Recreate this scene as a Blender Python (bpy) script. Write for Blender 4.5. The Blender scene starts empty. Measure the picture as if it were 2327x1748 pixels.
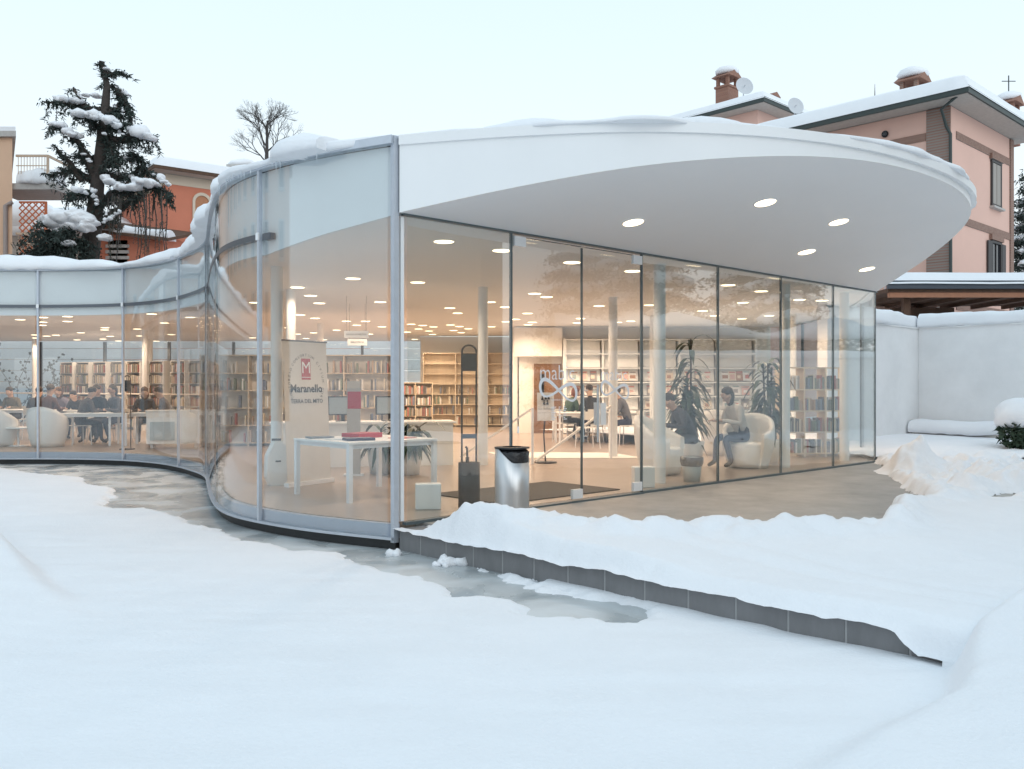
import bpy, bmesh, math, random
import numpy as np
from mathutils import Vector, Matrix
from mathutils.geometry import tessellate_polygon
R = math.radians
rnd = random.Random(7)
scene = bpy.context.scene
COL = scene.collection

# ------------------------------------------------------------------ camera
FPX = 2010.0                      # focal length in photograph pixels (width 2327)
EYE = 1.60
cd = bpy.data.cameras.new('camera'); cam = bpy.data.objects.new('camera', cd)
COL.objects.link(cam); scene.camera = cam
cam.location = (0, 0, EYE); cam.rotation_euler = (R(90), 0, 0)
cd.sensor_width = 36; cd.lens = FPX/2327*36; cd.shift_y = 4/2327
cd.clip_start = .05; cd.clip_end = 1500

# ------------------------------------------------------------------ world, sun
SUN_EL, SUN_AZ = R(28), R(150)
w = bpy.data.worlds.new('World'); scene.world = w; w.use_nodes = True
nt = w.node_tree; nt.nodes.clear()
out = nt.nodes.new('ShaderNodeOutputWorld'); bg = nt.nodes.new('ShaderNodeBackground')
sky = nt.nodes.new('ShaderNodeTexSky'); sky.sky_type = 'NISHITA'; sky.sun_disc = False
sky.sun_elevation = SUN_EL; sky.sun_rotation = SUN_AZ; sky.dust_density = 3.0; sky.air_density = 1.0; sky.ozone_density = 1.0
bg.inputs['Strength'].default_value = .1
tc = nt.nodes.new('ShaderNodeTexCoord'); sep = nt.nodes.new('ShaderNodeSeparateXYZ')
ramp = nt.nodes.new('ShaderNodeValToRGB')               # thin even cloud: white at the horizon, pale blue higher up
nt.links.new(tc.outputs['Generated'], sep.inputs[0]); nt.links.new(sep.outputs['Z'], ramp.inputs[0])
e = ramp.color_ramp.elements
e[0].position = 0.0; e[0].color = (.98, .995, 1.0, 1)
e[1].position = .45; e[1].color = (.715, .885, 1.0, 1)
m_ = ramp.color_ramp.elements.new(.2); m_.color = (.865, .957, 1.0, 1)
mx = nt.nodes.new('ShaderNodeMix'); mx.data_type = 'RGBA'; mx.inputs['Factor'].default_value = .93
sc10 = nt.nodes.new('ShaderNodeVectorMath'); sc10.operation = 'SCALE'; sc10.inputs['Scale'].default_value = 10.6
nt.links.new(ramp.outputs[0], sc10.inputs[0])
nt.links.new(sky.outputs[0], mx.inputs['A']); nt.links.new(sc10.outputs[0], mx.inputs['B'])
nt.links.new(mx.outputs['Result'], bg.inputs['Color']); nt.links.new(bg.outputs[0], out.inputs[0])
sd = bpy.data.lights.new('sun', 'SUN'); sun = bpy.data.objects.new('sun', sd); COL.objects.link(sun)
sd.energy = .5; sd.angle = R(50); sd.color = (1, .96, .92)
sun.rotation_euler = (R(90)-SUN_EL, 0, R(180)-SUN_AZ)
scene.view_settings.view_transform = 'Standard'; scene.view_settings.look = 'None'
scene.view_settings.exposure = 0.13; scene.view_settings.gamma = 1
cy = scene.cycles
cy.use_denoising = True; cy.max_bounces = 9; cy.diffuse_bounces = 4; cy.glossy_bounces = 4
cy.transparent_max_bounces = 32; cy.transmission_bounces = 4; cy.caustics_reflective = False; cy.caustics_refractive = False
cy.sample_clamp_indirect = 5; cy.use_light_tree = True

# ------------------------------------------------------------------ frames of reference
def ray(px, Y, py=None, z=None):
    """photograph pixel + distance -> world point"""
    X = (px-1163.5)/FPX*Y
    return Vector((X, Y, EYE-(py-878)/FPX*Y if py is not None else z))
def onz(px, py, z):
    Y = FPX*(EYE-z)/(py-878)
    return Vector(((px-1163.5)/FPX*Y, Y, z))
U = Vector((.727, .687, 0)).normalized(); V = Vector((U.y, -U.x, 0))   # along the facade, outwards
ANG = math.atan2(U.y, U.x)
P0 = Vector((-1.114, 8.66, 0))
FZ, CZ, TZ = .25, 3.30, 4.05        # floor, ceiling, top of wall
def F(t, d, z=0.0): return P0+U*t+V*d+Vector((0, 0, z))
def td(X, Y): return ((X-P0.x)*U.x+(Y-P0.y)*U.y, (X-P0.x)*V.x+(Y-P0.y)*V.y)

# ------------------------------------------------------------------ noise
def vnoise(x, y, seed=0):
    x = np.asarray(x, float); y = np.asarray(y, float)
    xi = np.floor(x); yi = np.floor(y); fx = x-xi; fy = y-yi
    fx = fx*fx*fx*(fx*(fx*6-15)+10); fy = fy*fy*fy*(fy*(fy*6-15)+10)
    def h(a, b):
        s = np.sin(a*127.1+b*311.7+seed*74.7)*43758.5453
        return s-np.floor(s)
    return (h(xi, yi)*(1-fx)+h(xi+1, yi)*fx)*(1-fy)+(h(xi, yi+1)*(1-fx)+h(xi+1, yi+1)*fx)*fy-.5
def fbm(x, y, seed=0, oct=4):
    s = 0; a = 1.0; f = 1.0
    for o in range(oct):
        s = s+a*vnoise(x*f+o*17.3, y*f-o*9.1, seed+o); a *= .5; f *= 2.03
    return s
def sstep(a, b, x):
    t = np.clip((x-a)/(b-a), 0, 1); return t*t*(3-2*t)
def sdf_poly(X, Y, poly):
    """signed distance, negative inside"""
    P = np.array([(p[0], p[1]) for p in poly], float); n = len(P)
    d = np.full(X.shape, 1e9); ins = np.zeros(X.shape, bool)
    for i in range(n):
        a = P[i]; b = P[(i+1) % n]; e = b-a; L = max(e@e, 1e-9)
        t = np.clip(((X-a[0])*e[0]+(Y-a[1])*e[1])/L, 0, 1)
        d = np.minimum(d, np.hypot(X-a[0]-t*e[0], Y-a[1]-t*e[1]))
        c = ((a[1] > Y) != (b[1] > Y))
        with np.errstate(divide='ignore', invalid='ignore'):
            xc = (b[0]-a[0])*(Y-a[1])/(b[1]-a[1])+a[0]
        ins ^= c & (X < xc)
    return np.where(ins, -d, d)
def catmull(pts, step=.08):
    P = [Vector(p[:2]).to_3d() for p in pts]; outp = []
    for i in range(len(P)-1):
        p0 = P[max(i-1, 0)]; p1 = P[i]; p2 = P[i+1]; p3 = P[min(i+2, len(P)-1)]
        # centripetal parametrisation keeps uneven spacing smooth
        t0 = 0.0; t1 = t0+max((p1-p0).length, 1e-4)**.5; t2 = t1+max((p2-p1).length, 1e-4)**.5; t3 = t2+max((p3-p2).length, 1e-4)**.5
        n = max(2, int((p2-p1).length/step))
        for k in range(n):
            t = t1+(t2-t1)*k/n
            A1 = p0*((t1-t)/(t1-t0))+p1*((t-t0)/(t1-t0)) if i > 0 else p1
            A2 = p1*((t2-t)/(t2-t1))+p2*((t-t1)/(t2-t1))
            A3 = p2*((t3-t)/(t3-t2))+p3*((t-t2)/(t3-t2)) if i < len(P)-2 else p2
            B1 = A1*((t2-t)/(t2-t0))+A2*((t-t0)/(t2-t0)) if i > 0 else A2
            B2 = A2*((t3-t)/(t3-t1))+A3*((t-t1)/(t3-t1)) if i < len(P)-2 else A2
            outp.append(B1*((t2-t)/(t2-t1))+B2*((t-t1)/(t2-t1)))
    outp.append(P[-1]); return outp
def resample(pts, step):
    L = [0.0]
    for a, b in zip(pts, pts[1:]): L.append(L[-1]+(b-a).length)
    n = max(2, round(L[-1]/step)); res = []
    xs = np.interp(np.linspace(0, L[-1], n+1), L, [p.x for p in pts]); ys = np.interp(np.linspace(0, L[-1], n+1), L, [p.y for p in pts])
    return [Vector((a, b, 0)) for a, b in zip(xs, ys)], np.linspace(0, L[-1], n+1)
def smooth_pts(pts, it=6):
    for _ in range(it):
        pts = [pts[0]]+[(pts[i-1]+pts[i]*2+pts[i+1])/4 for i in range(1, len(pts)-1)]+[pts[-1]]
    return pts

# ------------------------------------------------------------------ materials
MATS = {}
def mat(name, col, rough=.6, metal=0., var=0., scale=6., bump=0., bscale=40., spec=.5, coat=0., stretch=None):
    if name in MATS: return MATS[name]
    m = bpy.data.materials.new(name); m.use_nodes = True; t = m.node_tree; b = t.nodes['Principled BSDF']
    b.inputs['Base Color'].default_value = (*col, 1); b.inputs['Roughness'].default_value = rough
    b.inputs['Metallic'].default_value = metal; b.inputs['Specular IOR Level'].default_value = spec
    b.inputs['Coat Weight'].default_value = coat
    if var or bump:
        g = t.nodes.new('ShaderNodeNewGeometry'); vec = g.outputs['Position']
        if stretch:
            mp = t.nodes.new('ShaderNodeMapping'); mp.inputs['Scale'].default_value = stretch
            t.links.new(vec, mp.inputs[0]); vec = mp.outputs[0]
    if var:
        n = t.nodes.new('ShaderNodeTexNoise'); n.inputs['Scale'].default_value = scale; n.inputs['Detail'].default_value = 6
        n.inputs['Roughness'].default_value = .65
        t.links.new(vec, n.inputs['Vector'])
        mr = t.nodes.new('ShaderNodeMapRange'); mr.inputs[1].default_value = .3; mr.inputs[2].default_value = .7
        mr.inputs[3].default_value = 1-var; mr.inputs[4].default_value = 1+var
        t.links.new(n.outputs[0], mr.inputs[0])
        vm = t.nodes.new('ShaderNodeVectorMath'); vm.operation = 'SCALE'; vm.inputs[0].default_value = col
        t.links.new(mr.outputs[0], vm.inputs['Scale']); t.links.new(vm.outputs[0], b.inputs['Base Color'])
    if bump:
        n2 = t.nodes.new('ShaderNodeTexNoise'); n2.inputs['Scale'].default_value = bscale; n2.inputs['Detail'].default_value = 5
        t.links.new(vec, n2.inputs['Vector'])
        bp = t.nodes.new('ShaderNodeBump'); bp.inputs['Strength'].default_value = bump; bp.inputs['Distance'].default_value = .02
        t.links.new(n2.outputs[0], bp.inputs['Height']); t.links.new(bp.outputs[0], b.inputs['Normal'])
    MATS[name] = m; return m
def emis(name, col, s):
    if name in MATS: return MATS[name]
    m = bpy.data.materials.new(name); m.use_nodes = True; t = m.node_tree; b = t.nodes['Principled BSDF']
    b.inputs['Base Color'].default_value = (.9, .9, .9, 1)
    b.inputs['Emission Color'].default_value = (*col, 1); b.inputs['Emission Strength'].default_value = s
    MATS[name] = m; return m
def glass(name, tint, ior=1.52):
    m = bpy.data.materials.new(name); m.use_nodes = True; t = m.node_tree; t.nodes.clear()
    o = t.nodes.new('ShaderNodeOutputMaterial'); mix = t.nodes.new('ShaderNodeMixShader')
    tr = t.nodes.new('ShaderNodeBsdfTransparent'); tr.inputs[0].default_value = (*tint, 1)
    gl = t.nodes.new('ShaderNodeBsdfGlossy'); gl.inputs['Roughness'].default_value = 0.0; gl.inputs[0].default_value = (1, 1, 1, 1)
    fr = t.nodes.new('ShaderNodeFresnel'); g = t.nodes.new('ShaderNodeNewGeometry')
    mr = t.nodes.new('ShaderNodeMapRange'); mr.inputs[3].default_value = ior; mr.inputs[4].default_value = 1/ior
    t.links.new(g.outputs['Backfacing'], mr.inputs[0]); t.links.new(mr.outputs[0], fr.inputs['IOR'])
    t.links.new(fr.outputs[0], mix.inputs[0]); t.links.new(tr.outputs[0], mix.inputs[1]); t.links.new(gl.outputs[0], mix.inputs[2])
    t.links.new(mix.outputs[0], o.inputs[0]); MATS[name] = m; return m
def brick_mat(name, c1, c2, mortar, s, rot=None):
    m = bpy.data.materials.new(name); m.use_nodes = True; t = m.node_tree; b = t.nodes['Principled BSDF']
    b.inputs['Roughness'].default_value = .85
    tcn = t.nodes.new('ShaderNodeTexCoord'); mp = t.nodes.new('ShaderNodeMapping'); mp.inputs['Rotation'].default_value = rot or (R(90), 0, 0)
    br = t.nodes.new('ShaderNodeTexBrick'); br.inputs['Scale'].default_value = s
    br.inputs['Color1'].default_value = (*c1, 1); br.inputs['Color2'].default_value = (*c2, 1); br.inputs['Mortar'].default_value = (*mortar, 1)
    br.inputs['Mortar Size'].default_value = .015
    t.links.new(tcn.outputs['Object'], mp.inputs[0]); t.links.new(mp.outputs[0], br.inputs[0]); t.links.new(br.outputs[0], b.inputs[0])
    MATS[name] = m; return m

M_SNOW = mat('snow', (.825, .84, .87), .75, var=.02, scale=1.4, bump=.32, bscale=38, spec=.15)
M_SNOWD = mat('trodden_snow', (.83, .845, .875), .8, var=.04, scale=3.5, bump=.3, bscale=18, spec=.15)
M_GLASS = glass('clear_glass', (.96, .98, .97), 1.95)
M_GLASSD = glass('door_glass', (.965, .98, .975), 1.55)
M_GLASSC = glass('curved_glass', (.965, .98, .98), 1.72)
M_ALU = mat('aluminium', (.52, .56, .62), .42, .35, var=.06, scale=9)
M_ALUD = mat('dark_aluminium', (.12, .135, .155), .4, .4)
M_STRIP = mat('glazing_gasket', (.10, .13, .14), .5)
M_SPAN = mat('spandrel_white', (.72, .76, .79), .6, var=.03, scale=1.5)
M_EDGE = mat('floor_edge_panel', (.38, .43, .52), .55, var=.04)
M_PLINTH = mat('black_plinth', (.018, .02, .022), .5, var=.3, scale=14)
M_FASCIA = mat('fascia_white', (.82, .825, .83), .45, var=.015, scale=1.2)
M_SOFFIT = mat('soffit_white', (.83, .83, .84), .7, var=.012, scale=.8)
M_CEIL = mat('ceiling_white', (.77, .77, .77), .85)
M_FLOOR = mat('resin_floor', (.40, .315, .255), .28, var=.10, scale=1.6, spec=.5)
M_WALLI = mat('interior_wall', (.82, .78, .72), .8)
M_WHITE = mat('white_laminate', (.82, .82, .80), .45)
M_WHITEM = mat('white_metal', (.80, .81, .82), .4)
M_PLASTIC = mat('white_plastic', (.80, .79, .76), .35)
M_WOOD = mat('birch_wood', (.66, .55, .41), .5, var=.12, scale=5, stretch=(1, 1, .15))
M_OAK = mat('brown_door', (.20, .11, .06), .5, var=.15, scale=6, stretch=(1, 1, .1))
M_BLACK = mat('black_metal', (.02, .02, .023), .45)
M_STEEL = mat('brushed_steel', (.58, .59, .60), .40, 1., var=.05, scale=60, stretch=(1, 1, .03))
M_BAG = mat('black_bag', (.015, .015, .017), .22, bump=.6, bscale=30)
M_MATT = mat('door_mat', (.10, .085, .07), .95, var=.2, scale=60)
M_PAVE = mat('terrace_paving', (.33, .315, .295), .5, var=.2, scale=2.2, bump=.12, bscale=30)
M_KERB = mat('kerb_stone', (.21, .21, .215), .75, var=.14, scale=5, bump=.2, bscale=25, stretch=(1, 1, .4))
M_MORT = mat('kerb_joint', (.36, .36, .36), .9)
M_PLASTER = mat('white_plaster', (.82, .815, .815), .85, var=.06, scale=1.1, bump=.08, bscale=40)
M_PEACH = mat('peach_render', (.70, .47, .33), .9, var=.05, scale=.8)
M_RED = mat('terracotta_render', (.60, .22, .14), .9, var=.06, scale=.6)
M_PINK = mat('pink_render', (.72, .47, .39), .9, var=.04, scale=.5)
M_CREAM = mat('cream_stone', (.66, .58, .47), .85)
M_SOFFW = mat('eave_soffit', (.46, .42, .38), .9, var=.1, scale=8)
M_BROWNS = mat('brown_timber', (.10, .055, .035), .8, var=.25, scale=5)
M_ORB = mat('orange_beam', (.42, .20, .12), .8, var=.1, scale=5)
M_GUT = mat('green_gutter', (.035, .05, .048), .5)
M_GUTB = mat('slate_gutter', (.07, .085, .11), .5)
M_CONC = mat('balcony_concrete', (.46, .44, .42), .85, var=.12, scale=5)
M_LATT = mat('orange_trellis', (.56, .16, .07), .75)
M_RAIL = mat('beige_rail', (.58, .44, .33), .6)
M_BARK = mat('cedar_bark', (.055, .045, .04), .95, var=.3, scale=14, bump=.6, bscale=25)
M_BARKG = mat('grey_bark', (.075, .068, .065), .95, var=.2, scale=14)
M_NEEDLE = mat('cedar_needles', (.032, .048, .042), .85, var=.35, scale=3)
M_NEEDLE2 = mat('dry_needles', (.075, .075, .05), .9, var=.3, scale=3)
M_LEAF = mat('dracaena_leaf', (.028, .055, .028), .4, var=.3, scale=8)
M_HEDGE = mat('hedge_leaf', (.03, .055, .03), .7, var=.35, scale=5)
M_SHUT = mat('shutter_grey', (.34, .31, .28), .7)
M_FRAMED = mat('dark_window_frame', (.05, .045, .045), .6)
M_PANE = mat('dark_pane', (.02, .024, .03), .08, spec=.6)
M_BRICK = brick_mat('brick_band', (.24, .135, .10), (.30, .18, .14), (.26, .22, .20), 5)
M_BRICKC = brick_mat('chimney_brick', (.24, .11, .075), (.32, .16, .11), (.28, .22, .19), 7)
M_DISH = mat('dish_grey', (.55, .57, .60), .5)
M_TEXT = mat('sign_ink', (.035, .035, .035), .7)
M_REDI = mat('red_ink', (.42, .03, .05), .6)
M_VINYL = mat('white_vinyl', (.80, .84, .90), .6)
M_BANNER = mat('banner_cloth', (.66, .62, .56), .8, var=.05, scale=3)
M_PAPER = mat('paper', (.80, .79, .78), .8)
M_SCREEN = mat('monitor_screen', (.30, .34, .36), .25)
M_BLUEW = mat('courtyard_wall', (.80, .84, .87), .9, var=.05, scale=2)
M_ICICLE = mat('icicle', (.78, .84, .88), .12, spec=.6)
M_LAMP = emis('lamp_glow', (1.0, .78, .50), 3.4)
M_LAMPX = emis('soffit_lamp_glow', (1.0, .80, .50), 3.2)

def ice_material():
    m = bpy.data.materials.new('pond_ice'); m.use_nodes = True; t = m.node_tree; b = t.nodes['Principled BSDF']
    g = t.nodes.new('ShaderNodeNewGeometry')
    n = t.nodes.new('ShaderNodeTexNoise'); n.inputs['Scale'].default_value = 1.3; n.inputs['Detail'].default_value = 7; n.inputs['Distortion'].default_value = .6
    t.links.new(g.outputs['Position'], n.inputs['Vector'])
    r = t.nodes.new('ShaderNodeValToRGB'); r.color_ramp.elements[0].position = .35; r.color_ramp.elements[0].color = (.34, .375, .39, 1)
    r.color_ramp.elements[1].position = .66; r.color_ramp.elements[1].color = (.60, .645, .67, 1)
    k = r.color_ramp.elements.new(.5); k.color = (.46, .49, .50, 1)
    t.links.new(n.outputs[0], r.inputs[0])
    n2 = t.nodes.new('ShaderNodeTexNoise'); n2.inputs['Scale'].default_value = 9; n2.inputs['Detail'].default_value = 8; n2.inputs['Roughness'].default_value = .7
    t.links.new(g.outputs['Position'], n2.inputs['Vector'])
    r2 = t.nodes.new('ShaderNodeValToRGB'); r2.color_ramp.elements[0].position = .60; r2.color_ramp.elements[1].position = .72
    t.links.new(n2.outputs[0], r2.inputs[0])
    mxn = t.nodes.new('ShaderNodeMix'); mxn.data_type = 'RGBA'; t.links.new(r2.outputs[0], mxn.inputs['Factor'])
    t.links.new(r.outputs[0], mxn.inputs['A']); mxn.inputs['B'].default_value = (.62, .66, .69, 1)
    t.links.new(mxn.outputs['Result'], b.inputs['Base Color'])
    mr = t.nodes.new('ShaderNodeMapRange'); mr.inputs[1].default_value = .35; mr.inputs[2].default_value = .65; mr.inputs[3].default_value = .14; mr.inputs[4].default_value = .42
    t.links.new(n.outputs[0], mr.inputs[0]); t.links.new(mr.outputs[0], b.inputs['Roughness'])
    bp = t.nodes.new('ShaderNodeBump'); bp.inputs['Strength'].default_value = .25; bp.inputs['Distance'].default_value = .01
    t.links.new(n2.outputs[0], bp.inputs['Height']); t.links.new(bp.outputs[0], b.inputs['Normal'])
    return m
M_ICE = ice_material()

# ------------------------------------------------------------------ object helpers
def tag(o, label=None, cat=None, group=None, kind=None):
    if label: o['label'] = label
    if cat: o['category'] = cat
    if group: o['group'] = group
    if kind: o['kind'] = kind
    return o
WORLD_OFF = {}
def thing(name, label, cat, loc=(0, 0, 0), rz=0., group=None):
    o = bpy.data.objects.new(name, None); COL.objects.link(o)
    o.location = loc; o.rotation_euler = (0, 0, rz); o.empty_display_size = .2
    tag(o, label, cat, group); WORLD_OFF[o.name] = (Vector(loc), rz); return o
def copy_tree(o, parent=None):
    c = o.copy(); COL.objects.link(c); c.parent = parent
    for ch in [x for x in KIDS.get(o.name, [])]:
        k = copy_tree(ch, c); KIDS.setdefault(c.name, []).append(k)
    return c
KIDS = {}
class MB:
    def __init__(s): s.v = []; s.f = []; s.m = []; s.sm = []
    def add(s, vs, fs, mi=0, smooth=False):
        b = len(s.v); s.v += [tuple(x) for x in vs]
        for f in fs: s.f.append(tuple(i+b for i in f)); s.m.append(mi); s.sm.append(smooth)
        return s
    def box(s, c, d, mi=0, rz=0., tilt=None):
        x, y, z = d[0]/2, d[1]/2, d[2]/2
        vs = [Vector((a*x, b*y, e*z)) for e in (-1, 1) for b in (-1, 1) for a in (-1, 1)]
        if tilt is not None: vs = [tilt @ q for q in vs]
        if rz: Mz = Matrix.Rotation(rz, 3, 'Z'); vs = [Mz @ q for q in vs]
        vs = [q+Vector(c) for q in vs]
        return s.add(vs, [(0, 2, 3, 1), (4, 5, 7, 6), (0, 1, 5, 4), (2, 6, 7, 3), (0, 4, 6, 2), (1, 3, 7, 5)], mi)
    def span(s, a, b, mi=0):
        """box between opposite corners"""
        return s.box([(a[i]+b[i])/2 for i in range(3)], [abs(b[i]-a[i]) for i in range(3)], mi)
    def bar(s, a, b, wd, ht, mi=0, up=(0, 0, 1)):
        a = Vector(a); b = Vector(b); d = (b-a); L = d.length
        if L < 1e-6: return s
        d.normalize(); up = Vector(up)
        if abs(d.dot(up)) > .99: up = Vector((0, 1, 0))
        x = d.cross(up).normalized(); z = x.cross(d)
        vs = [p+x*(i*wd/2)+z*(j*ht/2) for p in (a, b) for j in (-1, 1) for i in (-1, 1)]
        return s.add(vs, [(0, 1, 3, 2), (4, 6, 7, 5), (0, 4, 5, 1), (2, 3, 7, 6), (0, 2, 6, 4), (1, 5, 7, 3)], mi)
    def tube(s, pts, r, n=8, mi=0, cap=True):
        pts = [Vector(p) for p in pts]; rr = r if isinstance(r, (list, tuple)) else [r]*len(pts)
        rings = []; up = None
        for i, p in enumerate(pts):
            d = (pts[min(i+1, len(pts)-1)]-pts[max(i-1, 0)])
            if d.length < 1e-9: d = Vector((0, 0, 1))
            d.normalize()
            if up is None: up = Vector((1, 0, 0)) if abs(d.x) < .8 else Vector((0, 1, 0))
            x = d.cross(up).normalized(); yv = x.cross(d).normalized(); up = yv
            rings.append([p+(x*math.cos(2*math.pi*k/n)+yv*math.sin(2*math.pi*k/n))*rr[i] for k in range(n)])
        vs = [q for r_ in rings for q in r_]; fs = []
        for i in range(len(pts)-1):
            for k in range(n): fs.append((i*n+k, i*n+(k+1) % n, (i+1)*n+(k+1) % n, (i+1)*n+k))
        s.add(vs, fs, mi, True)
        if cap: s.add(rings[0], [tuple(range(n))[::-1]], mi); s.add(rings[-1], [tuple(range(n))], mi)
        return s
    def lathe(s, prof, c=(0, 0, 0), n=24, mi=0, smooth=True, sx=1., sy=1.):
        vs = []; fs = []
        for (r, z) in prof:
            for k in range(n): a = 2*math.pi*k/n; vs.append((c[0]+r*math.cos(a)*sx, c[1]+r*math.sin(a)*sy, c[2]+z))
        for i in range(len(prof)-1):
            for k in range(n): fs.append((i*n+k, i*n+(k+1) % n, (i+1)*n+(k+1) % n, (i+1)*n+k))
        return s.add(vs, fs, mi, smooth)
    def poly(s, pts, mi=0):
        """flat or near flat polygon, triangulated; pts 3-D"""
        P = [Vector(p) for p in pts]
        tris = tessellate_polygon([[Vector((p.x, p.y, 0)) for p in P]])
        fs = []
        for t in tris:
            a, b, c = (P[i] for i in t)
            nz = (b-a).cross(c-a).z
            fs.append(t if nz > 0 else t[::-1])
        return s.add(P, fs, mi)
    def prism(s, pts, z0, z1, mi=0, mi_side=None):
        P = [(p[0], p[1]) for p in pts]; n = len(P)
        s.poly([(x, y, z1) for x, y in P], mi)
        b = len(s.v); k = len(s.f)
        s.poly([(x, y, z0) for x, y in P], mi)
        for i in range(k, len(s.f)): s.f[i] = s.f[i][::-1]
        ar = sum(P[i][0]*P[(i+1) % n][1]-P[(i+1) % n][0]*P[i][1] for i in range(n))
        for i in range(n):
            a = P[i]; c = P[(i+1) % n]; q = [(*a, z0), (*c, z0), (*c, z1), (*a, z1)]
            s.add(q, [(0, 1, 2, 3) if ar > 0 else (3, 2, 1, 0)], mi if mi_side is None else mi_side)
        return s
    def blob(s, c, rx, ry, rz, seed=0, sub=2, amp=.22, mi=0, flat=None):
        key = sub
        if key not in ICO:
            bm = bmesh.new(); bmesh.ops.create_icosphere(bm, subdivisions=sub, radius=1)
            ICO[key] = (np.array([v.co[:] for v in bm.verts]), [tuple(v.index for v in f.verts) for f in bm.faces]); bm.free()
        P, fs = ICO[key]
        n = fbm(P[:, 0]*1.4+seed*3.1, P[:, 1]*1.4+P[:, 2]*1.1-seed*1.7, int(seed) % 97, 3)
        Q = P*(1+amp*2*n)[:, None]
        if flat is not None: Q[:, 2] = np.maximum(Q[:, 2], flat)
        Q = Q*np.array([rx, ry, rz])+np.array(c)
        return s.add([tuple(q) for q in Q], fs, mi, True)
    def build(s, name, mats, parent=None, world=False, kind=None, label=None):
        if not isinstance(mats, (list, tuple)): mats = [mats]
        me = bpy.data.meshes.new(name)
        vs = s.v
        if world and parent is not None:
            # climb to the root: parents below the root sit at identity
            r = parent
            while r.parent is not None: r = r.parent
            L, rz = WORLD_OFF.get(r.name, (Vector((0, 0, 0)), 0.))
            c, q = math.cos(-rz), math.sin(-rz)
            vs = [((x-L.x)*c-(y-L.y)*q, (x-L.x)*q+(y-L.y)*c, z-L.z) for x, y, z in vs]
        me.from_pydata(vs, [], s.f); me.polygons.foreach_set('material_index', s.m); me.polygons.foreach_set('use_smooth', s.sm)
        for m in mats: me.materials.append(m)
        me.update()
        o = bpy.data.objects.new(name, me); COL.objects.link(o)
        if parent is not None: o.parent = parent; KIDS.setdefault(parent.name, []).append(o)
        if kind: o['kind'] = kind
        if label: o['label'] = label
        return o
ICO = {}
def structure(name, mb, mats, label=None):
    return tag(mb.build(name, mats), label, None, None, 'structure')
def dup_mesh(o, parent, loc, rot=(0, 0, 0), scale=None):
    c = o.copy(); COL.objects.link(c); c.parent = parent; c.location = loc; c.rotation_euler = rot
    if scale: c.scale = scale
    if parent is not None: KIDS.setdefault(parent.name, []).append(c)
    return c
def text_mb(mb, body, size, to_world, mi=0, align='CENTER', bold=0.):
    """flat lettering; to_world maps (x,y) of the text plane to a 3-D point"""
    cu = bpy.data.curves.new('t', 'FONT'); cu.body = body; cu.size = size; cu.align_x = align; cu.offset = bold; cu.resolution_u = 2
    ob = bpy.data.objects.new('t', cu); COL.objects.link(ob)
    dg = bpy.context.evaluated_depsgraph_get(); me = ob.evaluated_get(dg).to_mesh()
    vs = [to_world(v.co.x, v.co.y) for v in me.vertices]; fs = [tuple(p.vertices) for p in me.polygons]
    ob.evaluated_get(dg).to_mesh_clear()
    bpy.data.objects.remove(ob); bpy.data.curves.remove(cu)
    return mb.add(vs, fs, mi)

def normals2(pts):
    res = []
    for i in range(len(pts)):
        d = pts[min(i+1, len(pts)-1)]-pts[max(i-1, 0)]; d.normalize()
        res.append(Vector((d.y, -d.x, 0)))        # outward (right of travel)
    return res
def band(mb, pts, o0, o1, z0, z1, mi=0, smooth=True, caps=True, nrm=None):
    """upright band along a plan curve between outward offsets o0<o1; z0,z1 numbers or lists"""
    n = len(pts); N = nrm or normals2(pts)
    Z0 = z0 if isinstance(z0, (list, np.ndarray)) else [z0]*n; Z1 = z1 if isinstance(z1, (list, np.ndarray)) else [z1]*n
    def line(o, Z): return [(pts[i].x+N[i].x*o, pts[i].y+N[i].y*o, Z[i]) for i in range(n)]
    A, B, C, D = line(o1, Z0), line(o1, Z1), line(o0, Z1), line(o0, Z0)
    for P, Q, sm in ((A, B, smooth), (B, C, False), (C, D, smooth), (D, A, False)):
        mb.add(P+Q, [(i, i+1, n+i+1, n+i) for i in range(n-1)], mi, sm)
    if caps:
        mb.add([A[0], B[0], C[0], D[0]], [(0, 1, 2, 3)], mi); mb.add([A[-1], B[-1], C[-1], D[-1]], [(3, 2, 1, 0)], mi)
    return mb
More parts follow.
